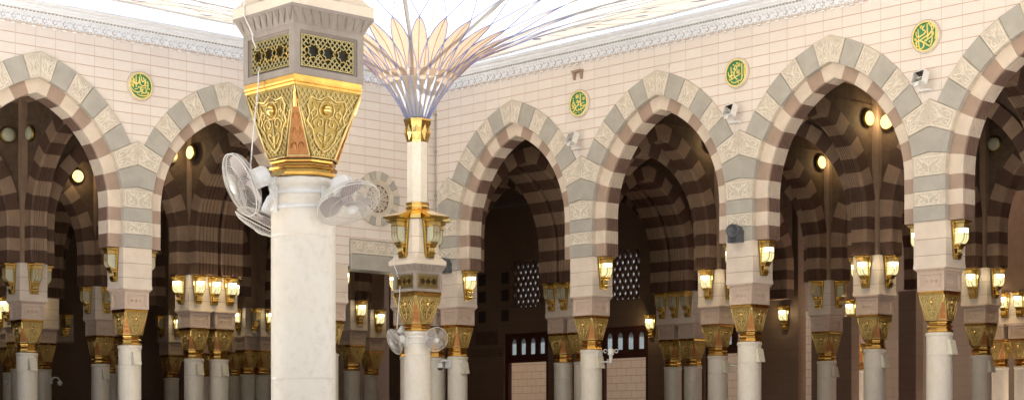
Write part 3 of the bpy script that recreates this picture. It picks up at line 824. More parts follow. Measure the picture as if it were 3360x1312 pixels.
# left wing
LN=[6.4,12.4,18.4]
for yy,nm in zip(LN,('first inner row','second inner row','third inner row')):
    for a,b,bn in ((-16.94,-10.94,'far left'),(-10.94,-4.94,'second left')):
        striped_arch('L',a,yy,0,b-a,'striped arch of the %s inside the %s arch of the left arcade'%(nm,bn))
    striped_arch('L',-3.98,yy,0,5.6,'striped arch of the %s behind the flat-headed opening'%nm)
for a,b,nm in ((.40,6.4,'front bay'),(6.4,12.4,'middle bay'),(12.4,18.4,'rear bay')):
    striped_arch('L',-10.94,a,pi/2,b-a,'striped cross arch inward from the left pier under the medallion, %s'%nm)
    for x,xn in ((-4.94,'left'),(-3.96,'right')):
        striped_arch('L',x,a,pi/2,b-a,'%s rib of twin striped cross arches, second left arch, %s'%(xn,nm),.86)
# inner columns
IC=[('R',6.68,N1,'white column of the first inner row, seen at the right side of the second right arch'),
    ('R',12.68,N1,'white column of the first inner row, seen at the right side of the third right arch'),
    ('R',18.68,N1,'white column of the first inner row, beyond the right edge'),
    ('R',6.68,N2,'white column of the second inner row, seen in the middle of the third right arch'),
    ('R',12.68,N2,'white column of the second inner row, right of the largest right arcade column'),
    ('L',-10.94,6.4,'white column of the first inner row at the far left of the photo'),
    ('L',-10.94,12.4,'white column behind the far left one, at the left edge'),
    ]
for w,x,y,l in IC: arcade_column(w,x,y,l,True)
PC=[('R',.18,N1,'double white columns inside the first right arch, below three unlit lanterns'),
    ('R',.18,N2,'double grey white columns in the second right arch, below three unlit lanterns'),
    ('L',-4.46,6.4,'double white columns inside the second left arch, below three lit lanterns'),
    ('L',-4.46,12.4,'double white columns seen left of the medallion column, inside the far left arch'),
    ('L',-4.46,18.4,'small far double columns at the far left, behind the first inner rows')]
for w,x,y,l in PC: paired_columns(w,x,y,l)
def free_column(u,Y,label,short,lit=True):         # far columns whose place was measured from their size
    X=(u-1288)/4445*Y; t=thing('marble_column',label,'column',(X,Y,0),AR,GRP); put_column(t,'arcade'); link('impost_block',IMP['single'],t); link('pier_core',CORE['single'],t)
    for k,d,sd in ((0,-.42,'left-facing'),(1,-.46,'right-facing')):
        q=Matrix.Rotation(AR+k*pi/2,3,'Z')@Vector((0,d,0)); lantern((X+q.x,Y+q.y,6.945),AR+k*pi/2,(k==0)==lit,'%s %s lantern on %s'%('lit' if (k==0)==lit else 'unlit',sd,short),glow=3.)
    return t
free_column(885,69.,'grey white column in the flat-headed opening, the left of two','the left far column in the flat-headed opening',False)
free_column(934,74.,'grey white column in the flat-headed opening, the right of two','the right far column in the flat-headed opening',False)
free_column(623,73.2,'thin far column just left of the big umbrella column, the left of two','the far column just left of the big umbrella column')
free_column(661,73.4,'thin far column touching the left edge of the big umbrella column','the far column touching the big umbrella column',False)
free_column(431,77.5,'thin far column between the medallion column and the double columns','the far column beside the medallion column',False)
free_column(150,77.,'thin far column with a curved arm camera, left of the medallion column','the thin far column with the arm camera')
free_column(284,72.,'far column half hidden behind the left edge of the medallion column','the far column hidden by the medallion column',False)
free_column(512,76.,'far column in the gap between the double columns of the second left arch','the far column between the double columns',False)
free_column(590,75.,'far column just right of the double columns of the second left arch','the far column right of the double columns',False)
free_column(28,71.,'far column at the very left edge of the photo','the far column at the very left edge')

# lanterns of the inner piers
def trio(w,x,y,lit,where,sides=()):
    st='lit' if lit else 'unlit'
    for off,p in ((-.62,'left'),(0,'middle'),(.62,'right')):
        wing_lantern(w,x,y,'front',lit,'%s %s trio lantern over %s'%(st,p,where),off)
    for s,l in sides: wing_lantern(w,x,y,s,l,'%s lantern on the %s flank over %s'%('lit' if l else 'unlit',s,where),0,.94)
trio('R',.18,N1,False,'the double columns in the first right arch',(('right',False),))
trio('R',.18,N2,False,'the double columns in the second right arch')
trio('L',-4.46,6.4,True,'the double columns in the second left arch',(('left',True),('right',True)))
FACE={'R':{'front':'left-hand','right':'right-hand','left':'hidden left'},'L':{'front':'right-hand','left':'left-hand','right':'hidden right'}}
def duo(w,x,y,f,r,where,l=None):
    for s,k in (('front',f),('right',r),('left',l)):
        if k is not None: wing_lantern(w,x,y,s,k,'%s lantern on the %s face over %s'%('lit' if k else 'unlit',FACE[w][s],where))
duo('R',6.68,N1,True,True,'the inner column in the second right arch')
duo('R',12.68,N1,True,True,'the inner column in the third right arch',True)
duo('R',6.68,N2,False,False,'the rear column in the third right arch')
duo('R',12.68,N2,True,True,'the rear column right of the largest arcade column')
duo('L',-10.94,6.4,False,False,'the inner column at the far left',False)
wing_lantern('L',-4.46,12.4,'left',False,'unlit gold lantern on the left flank over the columns left of the medallion column',0,.94)
wing_lantern('L',-4.46,12.4,'front',False,'dark gold lantern over the columns left of the medallion column',-.5)
wing_lantern('L',-4.46,18.4,'front',True,'brightly lit far lantern in the far left arch',-.3)
wing_lantern('L',-4.46,18.4,'left',True,'lit far lantern at the left flank in the far left arch',0,.94)

# round ceiling lamps on the inner piers
def round_lamp(w,x,y,z,lit,label,rz=0.):
    t=thing('round_lamp',label,'lamp',WP(w,x,y,z),WA[w]+rz,'round lamps high on the inner piers')
    mb=MB(); mb.lathe([(.16,0),(.255,0),(.26,.03),(.245,.07),(.222,.085)],24,0); 
    M=Matrix.Rotation(pi/2,4,'X'); mb.v=[tuple(M@Vector(p)) for p in mb.v]; mb.obj('lamp_ring',[M_goldd],t)
    mb=MB(); mb.lathe([(.22,.06),(.20,.10),(.13,.13),(.02,.142)],24,0); mb.v=[tuple(M@Vector(p)) for p in mb.v]
    mb.obj('lamp_disc',[M_spot if lit else M_glassu],t)
    if lit: lamp_light(t,(0,-.35,0),4.)
XF=.22          # from the arcade line to the face of its spandrel
def lamp_on(w,x,y,face,z,lit,label):
    dx,dy,r={'front':(0,-XF,0),'right':(XF,0,pi/2),'left':(-XF,0,-pi/2)}[face]
    round_lamp(w,x+dx,y+dy,z,lit,label,r)
lamp_on('R',12.68,N1-.66,'right',10.9,True,'glowing round lamp, left one of the two in the third right arch top')
lamp_on('R',12.68+.62,N1,'front',10.8,True,'glowing round lamp half hidden by the right edge of the third right arch')
lamp_on('R',6.68,N2-.66,'right',10.9,True,'glowing round lamp low in the middle of the third right arch')
lamp_on('R',6.68,N1-.66,'right',10.9,True,'glowing round lamp at the right edge of the second right arch')
lamp_on('R',12.68+.62,N2,'front',10.8,False,'unlit round lamp in the rightmost arch')
lamp_on('L',-4.94-.26,6.4-.62,'left',10.9,True,'glowing round lamp in the second left arch')
lamp_on('L',-5.98,6.4,'front',10.76,False,'unlit round lamp in the second left arch by its left edge')
lamp_on('L',-6.0,12.4,'front',10.76,True,'glowing round lamp in the far left arch')
lamp_on('L',-11.7,6.4,'front',10.8,False,'unlit round lamp in the far left arch, the left of two')
lamp_on('L',-10.94,6.4-.66,'left',10.85,False,'unlit round lamp in the far left arch, the right of two')

# ------------------------------------------------------------------ rear walls, gates, ceiling, floor
def rear_wall():
    t=thing('rear_wall','brown tiled rear wall of the right hall with tall gates and pierced windows','wall',(CX,CY,0),AR)
    mb=MB(); y0,y1=17.62,18.1
    gates=[-14.3,-8.3,-2.3]; gw=1.45; gz=6.35
    def seg(x0,x1,z0,z1): mb.box(x0,x1,y0,y1,z0,z1,0)
    xs=[-24.]
    for g in gates:
        seg(xs[-1],g-gw,0,12.1); xs.append(g+gw)
        seg(g-gw,g+gw,gz,7.50)
        seg(g-gw,g-.95,7.50,9.6); seg(g+.95,g+gw,7.50,9.6); seg(g-gw,g+gw,9.6,12.1)
    seg(xs[-1],1.0,0,12.1); seg(1.63,3.5,0,6.2); seg(5.6,6.35,0,7.); seg(11.3,12.6,0,7.); seg(15.5,17,0,7.)
    seg(1.0,24,10.2,12.1)
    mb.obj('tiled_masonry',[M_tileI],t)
    # ornament panel with three small squares
    pm=MB()
    for x in (-16.86,):
        pm.box(x-.75,x+.75,17.58,17.618,5.9,6.5,0)
        for q in (-.45,0,.45): pm.box(x+q-.17,x+q+.17,17.55,17.579,6.03,6.37,0)
        for q in range(4): pm.box(x-1.1,x+1.1,17.59,17.618,5.35+.1*q,5.40+.1*q,0)
    pm.obj('ornament_panel',[M_ispan],t)
    for x in (-17.2,-15.65):
        for z in (8.88,8.09,7.18): MB().box(x-.24,x+.24,17.605,17.619,z-.26,z+.26,0).obj('wall_vent',[M_vent],t)
    for g in gates:
        gm=MB(); y=17.72
        gm.box(g-gw,g-gw+.22,y,y+.2,0,gz,0); gm.box(g+gw-.22,g+gw,y,y+.2,0,gz,0); gm.box(g-gw+.22,g+gw-.22,y,y+.2,gz-.2,gz,0); gm.box(g-gw+.22,g+gw-.22,y,y+.2,5.02,5.28,0)
        n=4; w=(2*gw-.44)/n
        for i in range(n):
            xc=g-gw+.22+w*(i+.5); r=.16
            pts=[(xc-w/2,5.28),(xc-r,5.38),(xc-r,5.92)]+[(xc-r*cos(a),5.92+r*1.2*sin(a)) for a in [pi*j/8 for j in range(1,8)]]+[(xc+r,5.92),(xc+r,5.38)]
            # panel with an arched hole: two halves
            lh=[(xc-w/2,5.28),(xc,5.28),(xc,5.38),(xc-r,5.38),(xc-r,5.92)]+[(xc-r*cos(pi*j/8),5.92+r*1.2*sin(pi*j/8)) for j in range(1,5)]+[(xc,gz-.2),(xc-w/2,gz-.2)]
            gm.prism(lh,y+.05,y+.12,0); gm.prism([(2*xc-x,z) for x,z in lh[::-1]],y+.05,y+.12,0)
        go=gm.obj('gate',[M_wood],t)
        pn=MB(); pn.box(g-gw+.23,g+gw-.23,y+.13,y+.14,5.3,gz-.21,0); pn.obj('panes',[M_pane],go)
        # pierced window: dark panel with drop-shaped holes
        wm=MB(); yy=17.8; cols,rows=6,8; cw=1.9/cols; ch=2.1/rows
        wm.tube([(g-.95,yy,7.5),(g+.95,yy,7.5),(g+.95,yy,9.6),(g-.95,yy,9.6)],.04,4,0,closed=True,smooth=False)
        for i in range(-cols,cols*2+1):
            for sg in (1,-1):
                for a,b in clip_seg((g-.95+i*cw-sg*rows*cw*.25,7.5),(g-.95+i*cw+sg*rows*cw*.25,9.6),lambda p:abs(p[0]-g)<=.95,40):
                    wm.tube([(a[0],yy,a[1]),(b[0],yy,b[1])],.074,4,0,smooth=False)
        wo=wm.obj('pierced_window',[M_brown],t); pb=MB(); pb.box(g-.95,g+.95,17.96,17.97,7.5,9.6,0); pb.obj('pane',[M_pane2],wo)
rear_wall()
t=thing('outer_wall','pale block wall standing in daylight beyond the open gates','wall',(CX,CY,0),AR)
mb=MB(); mb.box(-24,1.2,21.2,21.6,0,6.8,0); mb.obj('block_masonry',[M_tileO],t)
t=thing('rear_wall','dark brown tiled wall closing the left hall','wall',(CX,CY,0),AL)
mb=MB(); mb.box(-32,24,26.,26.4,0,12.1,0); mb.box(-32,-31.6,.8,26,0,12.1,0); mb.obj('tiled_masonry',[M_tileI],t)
t=thing('rear_wall','dark brown tiled wall closing the right hall at its far right','wall',(CX,CY,0),AR)
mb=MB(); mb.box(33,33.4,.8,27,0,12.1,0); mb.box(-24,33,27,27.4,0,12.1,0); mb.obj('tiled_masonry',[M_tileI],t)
# lit double columns far right
paired_columns('R',8.4,20.7,'double columns in cool light at the right edge, below three lit lanterns')
trio('R',8.4,20.7,True,'the cool lit double columns at the right edge')
arcade_column('R',2.55,19.4,'white column in cool daylight seen between two inner columns of the third right arch',True)
wing_lantern('R',2.55,19.4,'front',True,'small lit lantern over the cool daylight column in the third right arch')
striped_arch('R',9.3,20.7,0,6.,'grey striped arch in cool daylight in the rightmost arch')
striped_arch('R',2.9,19.4,0,5.2,'pale striped arch in cool daylight between inner columns')
for x,y,l in ((-6.62,17.62,'small lit lantern on the rear wall inside the second right arch'),(.37,17.62,'lit lantern on the rear wall at the right side of the third arcade column'),):
    wing_lantern('R',x,y,'front',True,l,0,.46,.0,6.75)

def slab(name,pts,z0,z1,mats):
    mb=MB(); n=len(pts); vs=[(*p,z0) for p in pts]+[(*p,z1) for p in pts]
    mb.add(vs,[tuple(range(n)),tuple(range(2*n-1,n-1,-1))]+[(i,(i+1)%n,n+(i+1)%n,n+i) for i in range(n)],0)
    return structure(mb.obj(name,mats))
def wl(w,*pts): return [tuple(WP(w,x,y)[:2]) for x,y in pts]
slab('ceiling',wl('R',(0,.5),(34,.5),(34,17.4),(0,17.4)),12.14,13.0,[M_ceil])
slab('ceiling',wl('R',(11.5,20.),(34,20.),(34,27.4),(11.5,27.4)),12.14,13.0,[M_ceil])
slab('ceiling',wl('L',(-33,.5),(0,.5),(0,26.2),(-33,26.2)),12.14,13.0,[M_ceil])
slab('ceiling',wl('L',(.0,.5),(18.0,.5),(18.0,26.2),(.0,26.2)),12.14,13.0,[M_ceil])
M_carpet=stone('red_carpet',(.16,.028,.022),.95,.15,3.,.4,80)
slab('carpet',wl('R',(.9,.9),(33,.9),(33,17.5),(.9,17.5)),.004,.016,[M_carpet])
slab('carpet',wl('L',(-31.5,.9),(-.9,.9),(-.9,25.9),(-31.5,25.9)),.004,.016,[M_carpet])
slab('carpet',wl('L',(-.86,.9),(17.0,.9),(17.0,25.9),(-.86,25.9)),.004,.016,[M_carpet])
mb=MB(); mb.add([(-900,-400,0),(900,-400,0),(900,1200,0),(-900,1200,0)],[(0,1,2,3)],0); structure(mb.obj('floor',[M_floor]))

# ------------------------------------------------------------------ umbrellas
CPROF=[(.27,9.39),(.40,9.66),(.60,9.98),(.90,10.36),(1.2,10.69),(1.55,10.97),(2.0,11.2),(2.4,11.36),(3.2,11.72),(4.2,12.08),(5.5,12.5),(7.,12.9),(9.,13.27)]
def cz(r):
    for (a,b),(c,d) in zip(CPROF,CPROF[1:]):
        if r<=c: return b+(d-b)*(r-a)/(c-a)
    return CPROF[-1][1]
HALF=8.72; NP=24; PH=radians(4.1)-pi/2+radians(0)
def cpt(th,r,dz=0.):          # r on the nominal 0..9 scale; the rim becomes a square with bowed-in edges
    a=AR
    q=max(abs(cos(th-a)),abs(sin(th-a))); B=HALF/q
    bow=(1-((1/q-1)/.414))     # 1 in the middle of a side, 0 at the corners
    f=max(0,min(1,(r-2.4)/6.6)); f=f*f*(3-2*f)
    R=r*(1+(B*(1-.012*bow)/9-1)*f)
    return Vector((R*cos(th),R*sin(th),cz(r)+dz-.04*(1-bow)*f+.05*sin(4*(th-a))**2*f))
def canopy_meshes():
    SUB=8; N=NP*SUB
    def rb(i):
        d=abs(((i%SUB)/SUB)-.0); d=min(d,1-d)*2       # 0 at a tip direction, 1 half way
        return 1.55+.85*(1-d**1.25)**1.0
    pet=MB(); can=MB()
    rows=[.27,.40,.55,.72,.86,1.0,1.14,1.3]
    def T(i): return PH+2*pi*i/N
    vs=[];fs=[]; K=len(rows)+6
    for i in range(N):
        e=rb(i); rr=rows+[1.3+(e-1.3)*(j/6) for j in range(1,7)]
        for r in rr: vs.append(cpt(T(i),r))
    for i in range(N):
        j=(i+1)%N; dd=((i+.5)%SUB)/SUB; dd=min(dd,1-dd)*2
        for k in range(K-1):
            if k<=4 and dd<(.80,.68,.52,.30,.14)[k]: continue
            fs.append((i*K+k,j*K+k,j*K+k+1,i*K+k+1))
    pet.add(vs,fs,[1 if min(max((Vector(vs[f[0]]).xy.length),0),9)>.85 and Vector(vs[f[0]]).xy.length<.95 else 0 for f in fs],True)
    vs=[];fs=[]; K=16
    for i in range(N):
        e=rb(i)
        for k in range(K): t=k/(K-2); vs.append(cpt(T(i),e+(8.72-e)*t**1.15 if k<K-1 else 9.))
    for i in range(N):
        j=(i+1)%N
        for k in range(K-1): fs.append((i*K+k,j*K+k,j*K+k+1,i*K+k+1))
    can.add(vs,fs,[0 if (q%(K-1))<8 else (1 if (q%(K-1))<K-2 else 2) for q in range(len(fs))],True)
    # edge seam and anchor cords
    tp=MB(); st=pi/NP
    for k in range(NP):
        a=PH+2*pi*k/NP
        for sg in (1,-1):
            p=[cpt(a,.28+(.9-.28)*j/5,-.012) for j in range(6)]
            p=[cpt(a+sg*q,r,-.012) for q,r in ((.100,.28),(.088,.42),(.068,.58),(.042,.76),(.012,.90))]
            L1=[]
            for j in range(1,9): f=j/8; L1.append(cpt(a+sg*(.012+(st-.012)*f**1.1),.9+.65*f,-.012))
            tp.tube(L1,.0115,4,0,smooth=False); tp.tube(p,.010 if sg>0 else .005,4,0 if sg>0 else 1,smooth=False)
            L2=[]
            for j in range(0,9): f=j/8; d=1-f; L2.append(cpt(a+sg*st*d,1.55+.85*(1-d**1.25),-.012))
            tp.tube(L2,.0125,4,0,smooth=False)
            L3=[]
            for j in range(0,9): f=j/8; L3.append(cpt(a+sg*st*(1-(1-f)**1.5),2.4+1.35*f,-.014))
            tp.tube(L3,.011,4,0,smooth=False)
            L4=[]
            for j in range(0,9): f=j/8; d=1-f; L4.append(cpt(a+sg*st*(1-f**1.5),3.75+1.9*f,-.014))
            tp.tube(L4,.010,4,1,smooth=False)
    cd=MB()
    for k in range(NP):
        a=PH+2*pi*k/NP
        cd.tube([cpt(a,r,-.012) for r in (.95,1.3,1.55,2.0,2.4)],.008,3,0,smooth=False)
        cd.tube([cpt(a+st,r,-.012) for r in (1.0,1.3,1.55,2.4,3.1,3.75)],.008,3,0,smooth=False)
        cd.tube([cpt(a,r,-.014) for r in (5.65,7.,8.7)],.009,3,1,smooth=False)
    rim=MB(); rim.tube([cpt(2*pi*i/96+AR,9.,-.01) for i in range(96)],.03,4,0,closed=True)
    return [('canopy',can.mesh('canopy',[M_canopy,M_canopy2,M_hem])),('petal_cloth',pet.mesh('petal_cloth',[M_petal,M_petal2])),('tape_net',tp.mesh('tape_net',[M_tape,plain('grey_cord',(.34,.32,.34))])),('seam_net',cd.mesh('seam_net',[M_rib,plain('pale_cord',(.5,.45,.42))])),('canopy_hem',rim.mesh('canopy_hem',[M_white]))]
CAN=canopy_meshes()
def umb_upper():
    P=[]
    # cream lantern block with flared foot, cut corners and shallow joints
    def octo(h,c): return [(-h+c,-h),(h-c,-h),(h,-h+c),(h,h-c),(h-c,h),(-h+c,h),(-h,h-c),(-h,-h+c)]
    mb=MB()
    def ring(sections,m=0):
        vs=[];fs=[];n=8
        for h,c,z in sections: vs+=[(x,y,z) for x,y in octo(h,c)]
        for i in range(len(sections)-1): fs+=[(i*n+k,i*n+(k+1)%n,(i+1)*n+(k+1)%n,(i+1)*n+k) for k in range(n)]
        fs+=[tuple(range(n-1,-1,-1)),tuple((len(sections)-1)*n+k for k in range(n))]
        mb.add(vs,fs,m)
    ring([(.50,.002,5.846),(.50,.002,5.94),(.47,.01,5.97),(.435,.05,6.03),(.42,.10,6.10),(.42,.12,6.115)])
    ring([(.41,.12,6.115),(.41,.12,6.128)],1)
    ring([(.42,.12,6.128),(.42,.12,6.50)]); ring([(.41,.12,6.50),(.41,.12,6.513)],1); ring([(.42,.12,6.513),(.42,.12,6.93)])
    P.append(('lantern_block',mb.mesh('lantern_block',[M_cream,M_mid])))
    mb=MB()
    for k in range(4):
        fm=MB()
        wi,wo=.16,.30
        fm.add([(-wi,-.20,7.21),(wi,-.20,7.21),(wo,-.84,6.99),(-wo,-.84,6.99),(-wi,-.20,6.95),(wi,-.20,6.95),(wo,-.84,6.955),(-wo,-.84,6.955)],[(0,1,2,3),(7,6,5,4),(0,4,5,1),(1,5,6,2),(2,6,7,3),(3,7,4,0)],0)
        fm.box(-.27,.27,-.80,-.42,6.932,6.952,1)
        mb.merge(fm,Matrix.Rotation(k*pi/2,4,'Z'))
        fm=MB(); fm.box(-.125,.125,-.555,-.30,6.945,7.02,0); fm.add([(-.12,-.54,7.02),(.12,-.54,7.02),(.12,-.2,7.22),(-.12,-.2,7.22),(-.12,-.2,7.02),(.12,-.2,7.02)],[(0,1,2,3),(0,4,5,1),(0,3,4),(1,5,2)],0)
        mb.merge(fm,Matrix.Rotation(k*pi/2+pi/4,4,'Z'))
    P.append(('gold_roof',mb.mesh('gold_roof',[M_gold,M_goldd])))
    mb=MB(); k=1/cos(pi/8)
    mb.lathe([(r*k,z) for r,z in ((.255,6.94),(.255,7.20),(.285,7.215),(.285,7.25),(.262,7.265),(.255,7.30),(.275,7.315),(.275,7.36),(.25,7.375))],8,0,False,pi/8)
    P.append(('neck_collar',mb.mesh('neck_collar',[M_gold])))
    mb=MB(); mb.lathe([(.243*k,7.37),(.243*k,8.84)],8,0,False,pi/8); P.append(('upper_pole',mb.mesh('upper_pole',[M_marble])))
    mb=MB(); zz=[(.245,8.83),(.25,8.87),(.262,9.02),(.275,9.18),(.305,9.28),(.325,9.34),(.325,9.385),(.29,9.40)]
    mb.lathe([(r*k,z) for r,z in zz],8,0,False,pi/8)
    for j in range(8):
        a=j*pi/4+pi/8+pi/8
        M=Matrix.Rotation(a,4,'Z'); r0,r1=.262,.295
        mb.add([M@Vector((r0*1.0,0,8.86)),M@Vector((.268,-.10,9.05)),M@Vector((r1+.0,0,9.26)),M@Vector((.268,.10,9.05)),M@Vector((.325,0,9.06))],[(0,1,4),(1,2,4),(2,3,4),(3,0,4)],0)
    P.append(('gold_crown',mb.mesh('gold_crown',[M_gold])))
    mb=MB(); mb.lathe([(.19,9.40),(.19,10.1),(.12,10.2)],12,0); P.append(('inner_mast',mb.mesh('inner_mast',[M_cream])))
    mb=MB()
    vs=[];fs=[];n=48
    for r,z in ((.22,9.44),(.31,9.68),(.48,9.98),(.74,10.33)):
        vs+=[(r*cos(2*pi*j/n),r*sin(2*pi*j/n),z) for j in range(n)]
    for i in range(3): fs+=[(i*n+j,i*n+(j+1)%n,(i+1)*n+(j+1)%n,(i+1)*n+j) for j in range(n)]
    mb.add(vs,fs,0,True); P.append(('added_bright_cone',mb.mesh('added_bright_cone',[M_canopy])))  # added cone of white cloth, brightens the gaps between petals
    mb=MB()
    for j in range(8):
        a=2*pi*j/8
        mb.tube([Vector((.1*cos(a),.1*sin(a),11.5))]+[cpt(a+AR,r,.32) for r in (1.6,2.4,4.2,6.,8.6)],.055,6,0)
    mb.lathe([(.11,10.1),(.11,11.6)],12,0); P.append(('arm_frame',mb.mesh('arm_frame',[M_plast])))
    return P
UPP=umb_upper()
D18=18.0
U2=Vector((-2.304,43.071,0)); eR=Vector((cos(AR),sin(AR),0)); eN=Vector((-sin(AR),cos(AR),0)); U1=Vector((-2.079,17.607,0))
def umbrella(p,label):
    t=thing('courtyard_umbrella',label,'umbrella',p,AR,'great courtyard umbrellas on columns')
    put_column(t,'umbrella')
    for n,me in UPP:
        o=link(n,me,t)
        if n=='arm_frame': o.rotation_euler=(0,0,-AR)
    for n,me in CAN:
        o=link(n,me,t); o.rotation_euler=(0,0,-AR)
    return t
UU=umbrella(U2,'smaller umbrella column in the middle carrying the white canopy on blue taped petals')
LZM=[plain('blue_lozenge',(.20,.22,.55)),plain('plum_lozenge',(.25,.16,.20))]
for k in range(NP):
    for off,r0,ln,wd,m in ((.25,5.9,.75,.022,0),(.75,6.6,.40,.016,1),(.25,7.3,.62,.018,0)):
        a=PH+2*pi*(k+off)/NP; lz=MB()
        lz.add([cpt(a,r0,-.03),cpt(a+wd,r0+ln*.5,-.03),cpt(a,r0+ln,-.03),cpt(a-wd,r0+ln*.5,-.03),cpt(a,r0+ln*.5,-.045)],[(0,1,4),(1,2,4),(2,3,4),(3,0,4),(3,2,1,0)],0)
        o=lz.obj('lozenge',[LZM[m]],UU); o.rotation_euler=(0,0,-AR)
umbrella(U1,'big foreground umbrella column with grey grille block and gold capital, three fans around it')
umbrella(U2+eR*18,'umbrella column standing off to the right, outside the picture')
UN={1:'the big foreground umbrella column',2:'the smaller middle umbrella column'}
for p,i in ((U2,2),(U1,1)):
    for s,k in (('front',0),('right',1),('back',2),('left',3)):
        d=Matrix.Rotation(k*pi/2,3,'Z')@Vector((0,-.42,0)); q=Matrix.Rotation(AR,3,'Z')@d
        sd={'front':'left-facing','right':'right-facing','back':'rear right','left':'rear left'}[s]
        lantern((p.x+q.x,p.y+q.y,6.928),AR+k*pi/2,False,'unlit %s gold lantern under the roof of %s'%(sd,UN[i]),'lanterns under the umbrella roofs')

# ------------------------------------------------------------------ fans
def fan_parts(seed,nb):
    P=[]; R=.31
    mb=MB(); C=[(R*cos(2*pi*i/48),R*sin(2*pi*i/48)) for i in range(48)]
    mb.tube([(x,y,0) for x,y in C],.006,5,0,closed=True); mb.tube([(x*.985,y*.985,-.03) for x,y in C],.005,5,0,closed=True)
    for rr,z in ((.21,.052),(.13,.066)): mb.tube([(x/R*rr,y/R*rr,z) for x,y in C],.0022,4,0,closed=True)
    for rr,z in ((.23,-.098),): mb.tube([(x/R*rr,y/R*rr,z) for x,y in C],.0022,4,0,closed=True)
    n=76
    for i in range(n):
        a=2*pi*i/n
        f=[(R,0),(.29,.022),(.25,.042),(.18,.060),(.10,.070),(.062,.072)]
        mb.tube([(r*cos(a+.25*(1-r/R)),r*sin(a+.25*(1-r/R)),z) for r,z in f],.0016,3,0,smooth=False)
        b=[(R*.985,-.03),(.29,-.07),(.24,-.097),(.16,-.112),(.09,-.118)]
        mb.tube([(r*cos(a),r*sin(a),z) for r,z in b],.0012,3,0,smooth=False)
    P.append(('cage',mb.mesh('cage',[M_cage])))
    mb=MB(); mb.lathe([(.066,.066),(.068,.076),(.05,.084),(.02,.086)],20,0); mb.lathe([(.036,.0861),(.034,.0885),(.005,.089)],16,1); P.append(('cage_badge',mb.mesh('cage_badge',[M_cage,M_plast])))
    mb=MB()
    for b in range(nb):
        a0=2*pi*b/nb+seed; vs=[];fs=[]
        for i in range(9):
            f=i/8
            for j in range(9):
                g=j/8; r=.05+.225*g
                w=(.62*sin(pi*min(1,.18+g*.75))+.15)*(1.25 if nb==3 else 1)
                an=a0+(f-.5)*w*2*.75+.25*g
                rr=r if 0<f<1 else r
                vs.append((rr*cos(an),rr*sin(an),-.055+.06*(f-.5)*(1-.3*g)))
        for i in range(8):
            for j in range(8): fs.append((i*9+j,i*9+j+1,(i+1)*9+j+1,(i+1)*9+j))
        mb.add(vs,fs,0,True)
    mb.lathe([(.05,-.09),(.058,-.05),(.05,-.015),(.02,-.005)],16,0)
    P.append(('blades',mb.mesh('blades',[M_blade])))
    mb=MB(); mb.lathe([(.05,-.118),(.094,-.125),(.098,-.15),(.098,-.27),(.085,-.30),(.03,-.31)],24,0); mb.box(-.02,.02,.06,.115,-.28,-.16,0)
    P.append(('motor_housing',mb.mesh('motor_housing',[M_plast])))
    return P
FP=[fan_parts(.3,3),fan_parts(.9,4)]
def fan(base,lx,ly,z,nrm,label,sc=1.,k=0,target=None):
    off=Matrix.Rotation(AR,3,'Z')@Vector((lx,ly,0)); p=base+off; p.z=z
    t=thing('wall_fan',label,'fan',p,0,'fans strapped to the umbrella columns')
    q=Vector((0,0,1)).rotation_difference(Vector(nrm).normalized()); t.rotation_mode='QUATERNION'; t.rotation_quaternion=q; t.scale=(sc,)*3
    for n,me in FP[k]: link(n,me,t)
    # bracket from the motor back to the column face
    d=off.normalized(); tgt=Vector((base.x,base.y,z+(target or 0.)))+d*.33
    inv=(Matrix.Translation(p)@q.to_matrix().to_4x4()@Matrix.Scale(sc,4)).inverted()
    l=inv@tgt; s=Vector((0,0,-.24)); mid=(s+l)/2+Vector((0,0,-.06))
    mb=MB(); mb.tube([s+Vector((0,-.06,0)),mid,l],[.032,.03,.03],8,0); 
    o=inv@(tgt+d*.0); mb.ball(s+Vector((0,-.06,0)),.05,10,0); mb.ball(l,.052,8,0,(1,1,1))
    mb.obj('bracket',[M_plast],t)
    # mounting plate on the column
    pl=MB(); M=inv@Matrix.Translation(tgt)@Matrix.Rotation(atan2(d.y,d.x)+pi/2,4,'Z')
    bx=MB().box(-.05,.05,-.02,.02,-.11,.11,0).box(-.035,.035,-.055,-.02,.02,.08,0); pl.merge(bx,M); pl.obj('mounting_plate',[M_plast],t)
F=[(-.10,-.69,4.14,(-.80,-.45,-.40),'upper left',0.),(-.61,-.05,3.84,(-.45,.10,-.88),'lower left',0.),(.635,.08,3.95,(.36,-.42,-.83),'right-hand',.05)]
for lx,ly,z,n,nm,tg in F: fan(U1,lx,ly,z,n,'%s white caged fan on the big foreground umbrella column'%nm,1.02,0,tg)
F=[(-.17,-.60,3.96,(-.80,-.45,-.40),'front left',0.),(-.60,-.12,4.12,(-.5,.2,-.8),'rear left',0.),(.62,.06,4.03,(.34,-.86,-.36),'right-hand',.0)]
for lx,ly,z,n,nm,tg in F: fan(U2,lx,ly,z,n,'%s small white fan on the middle umbrella column'%nm,.98,1,tg)
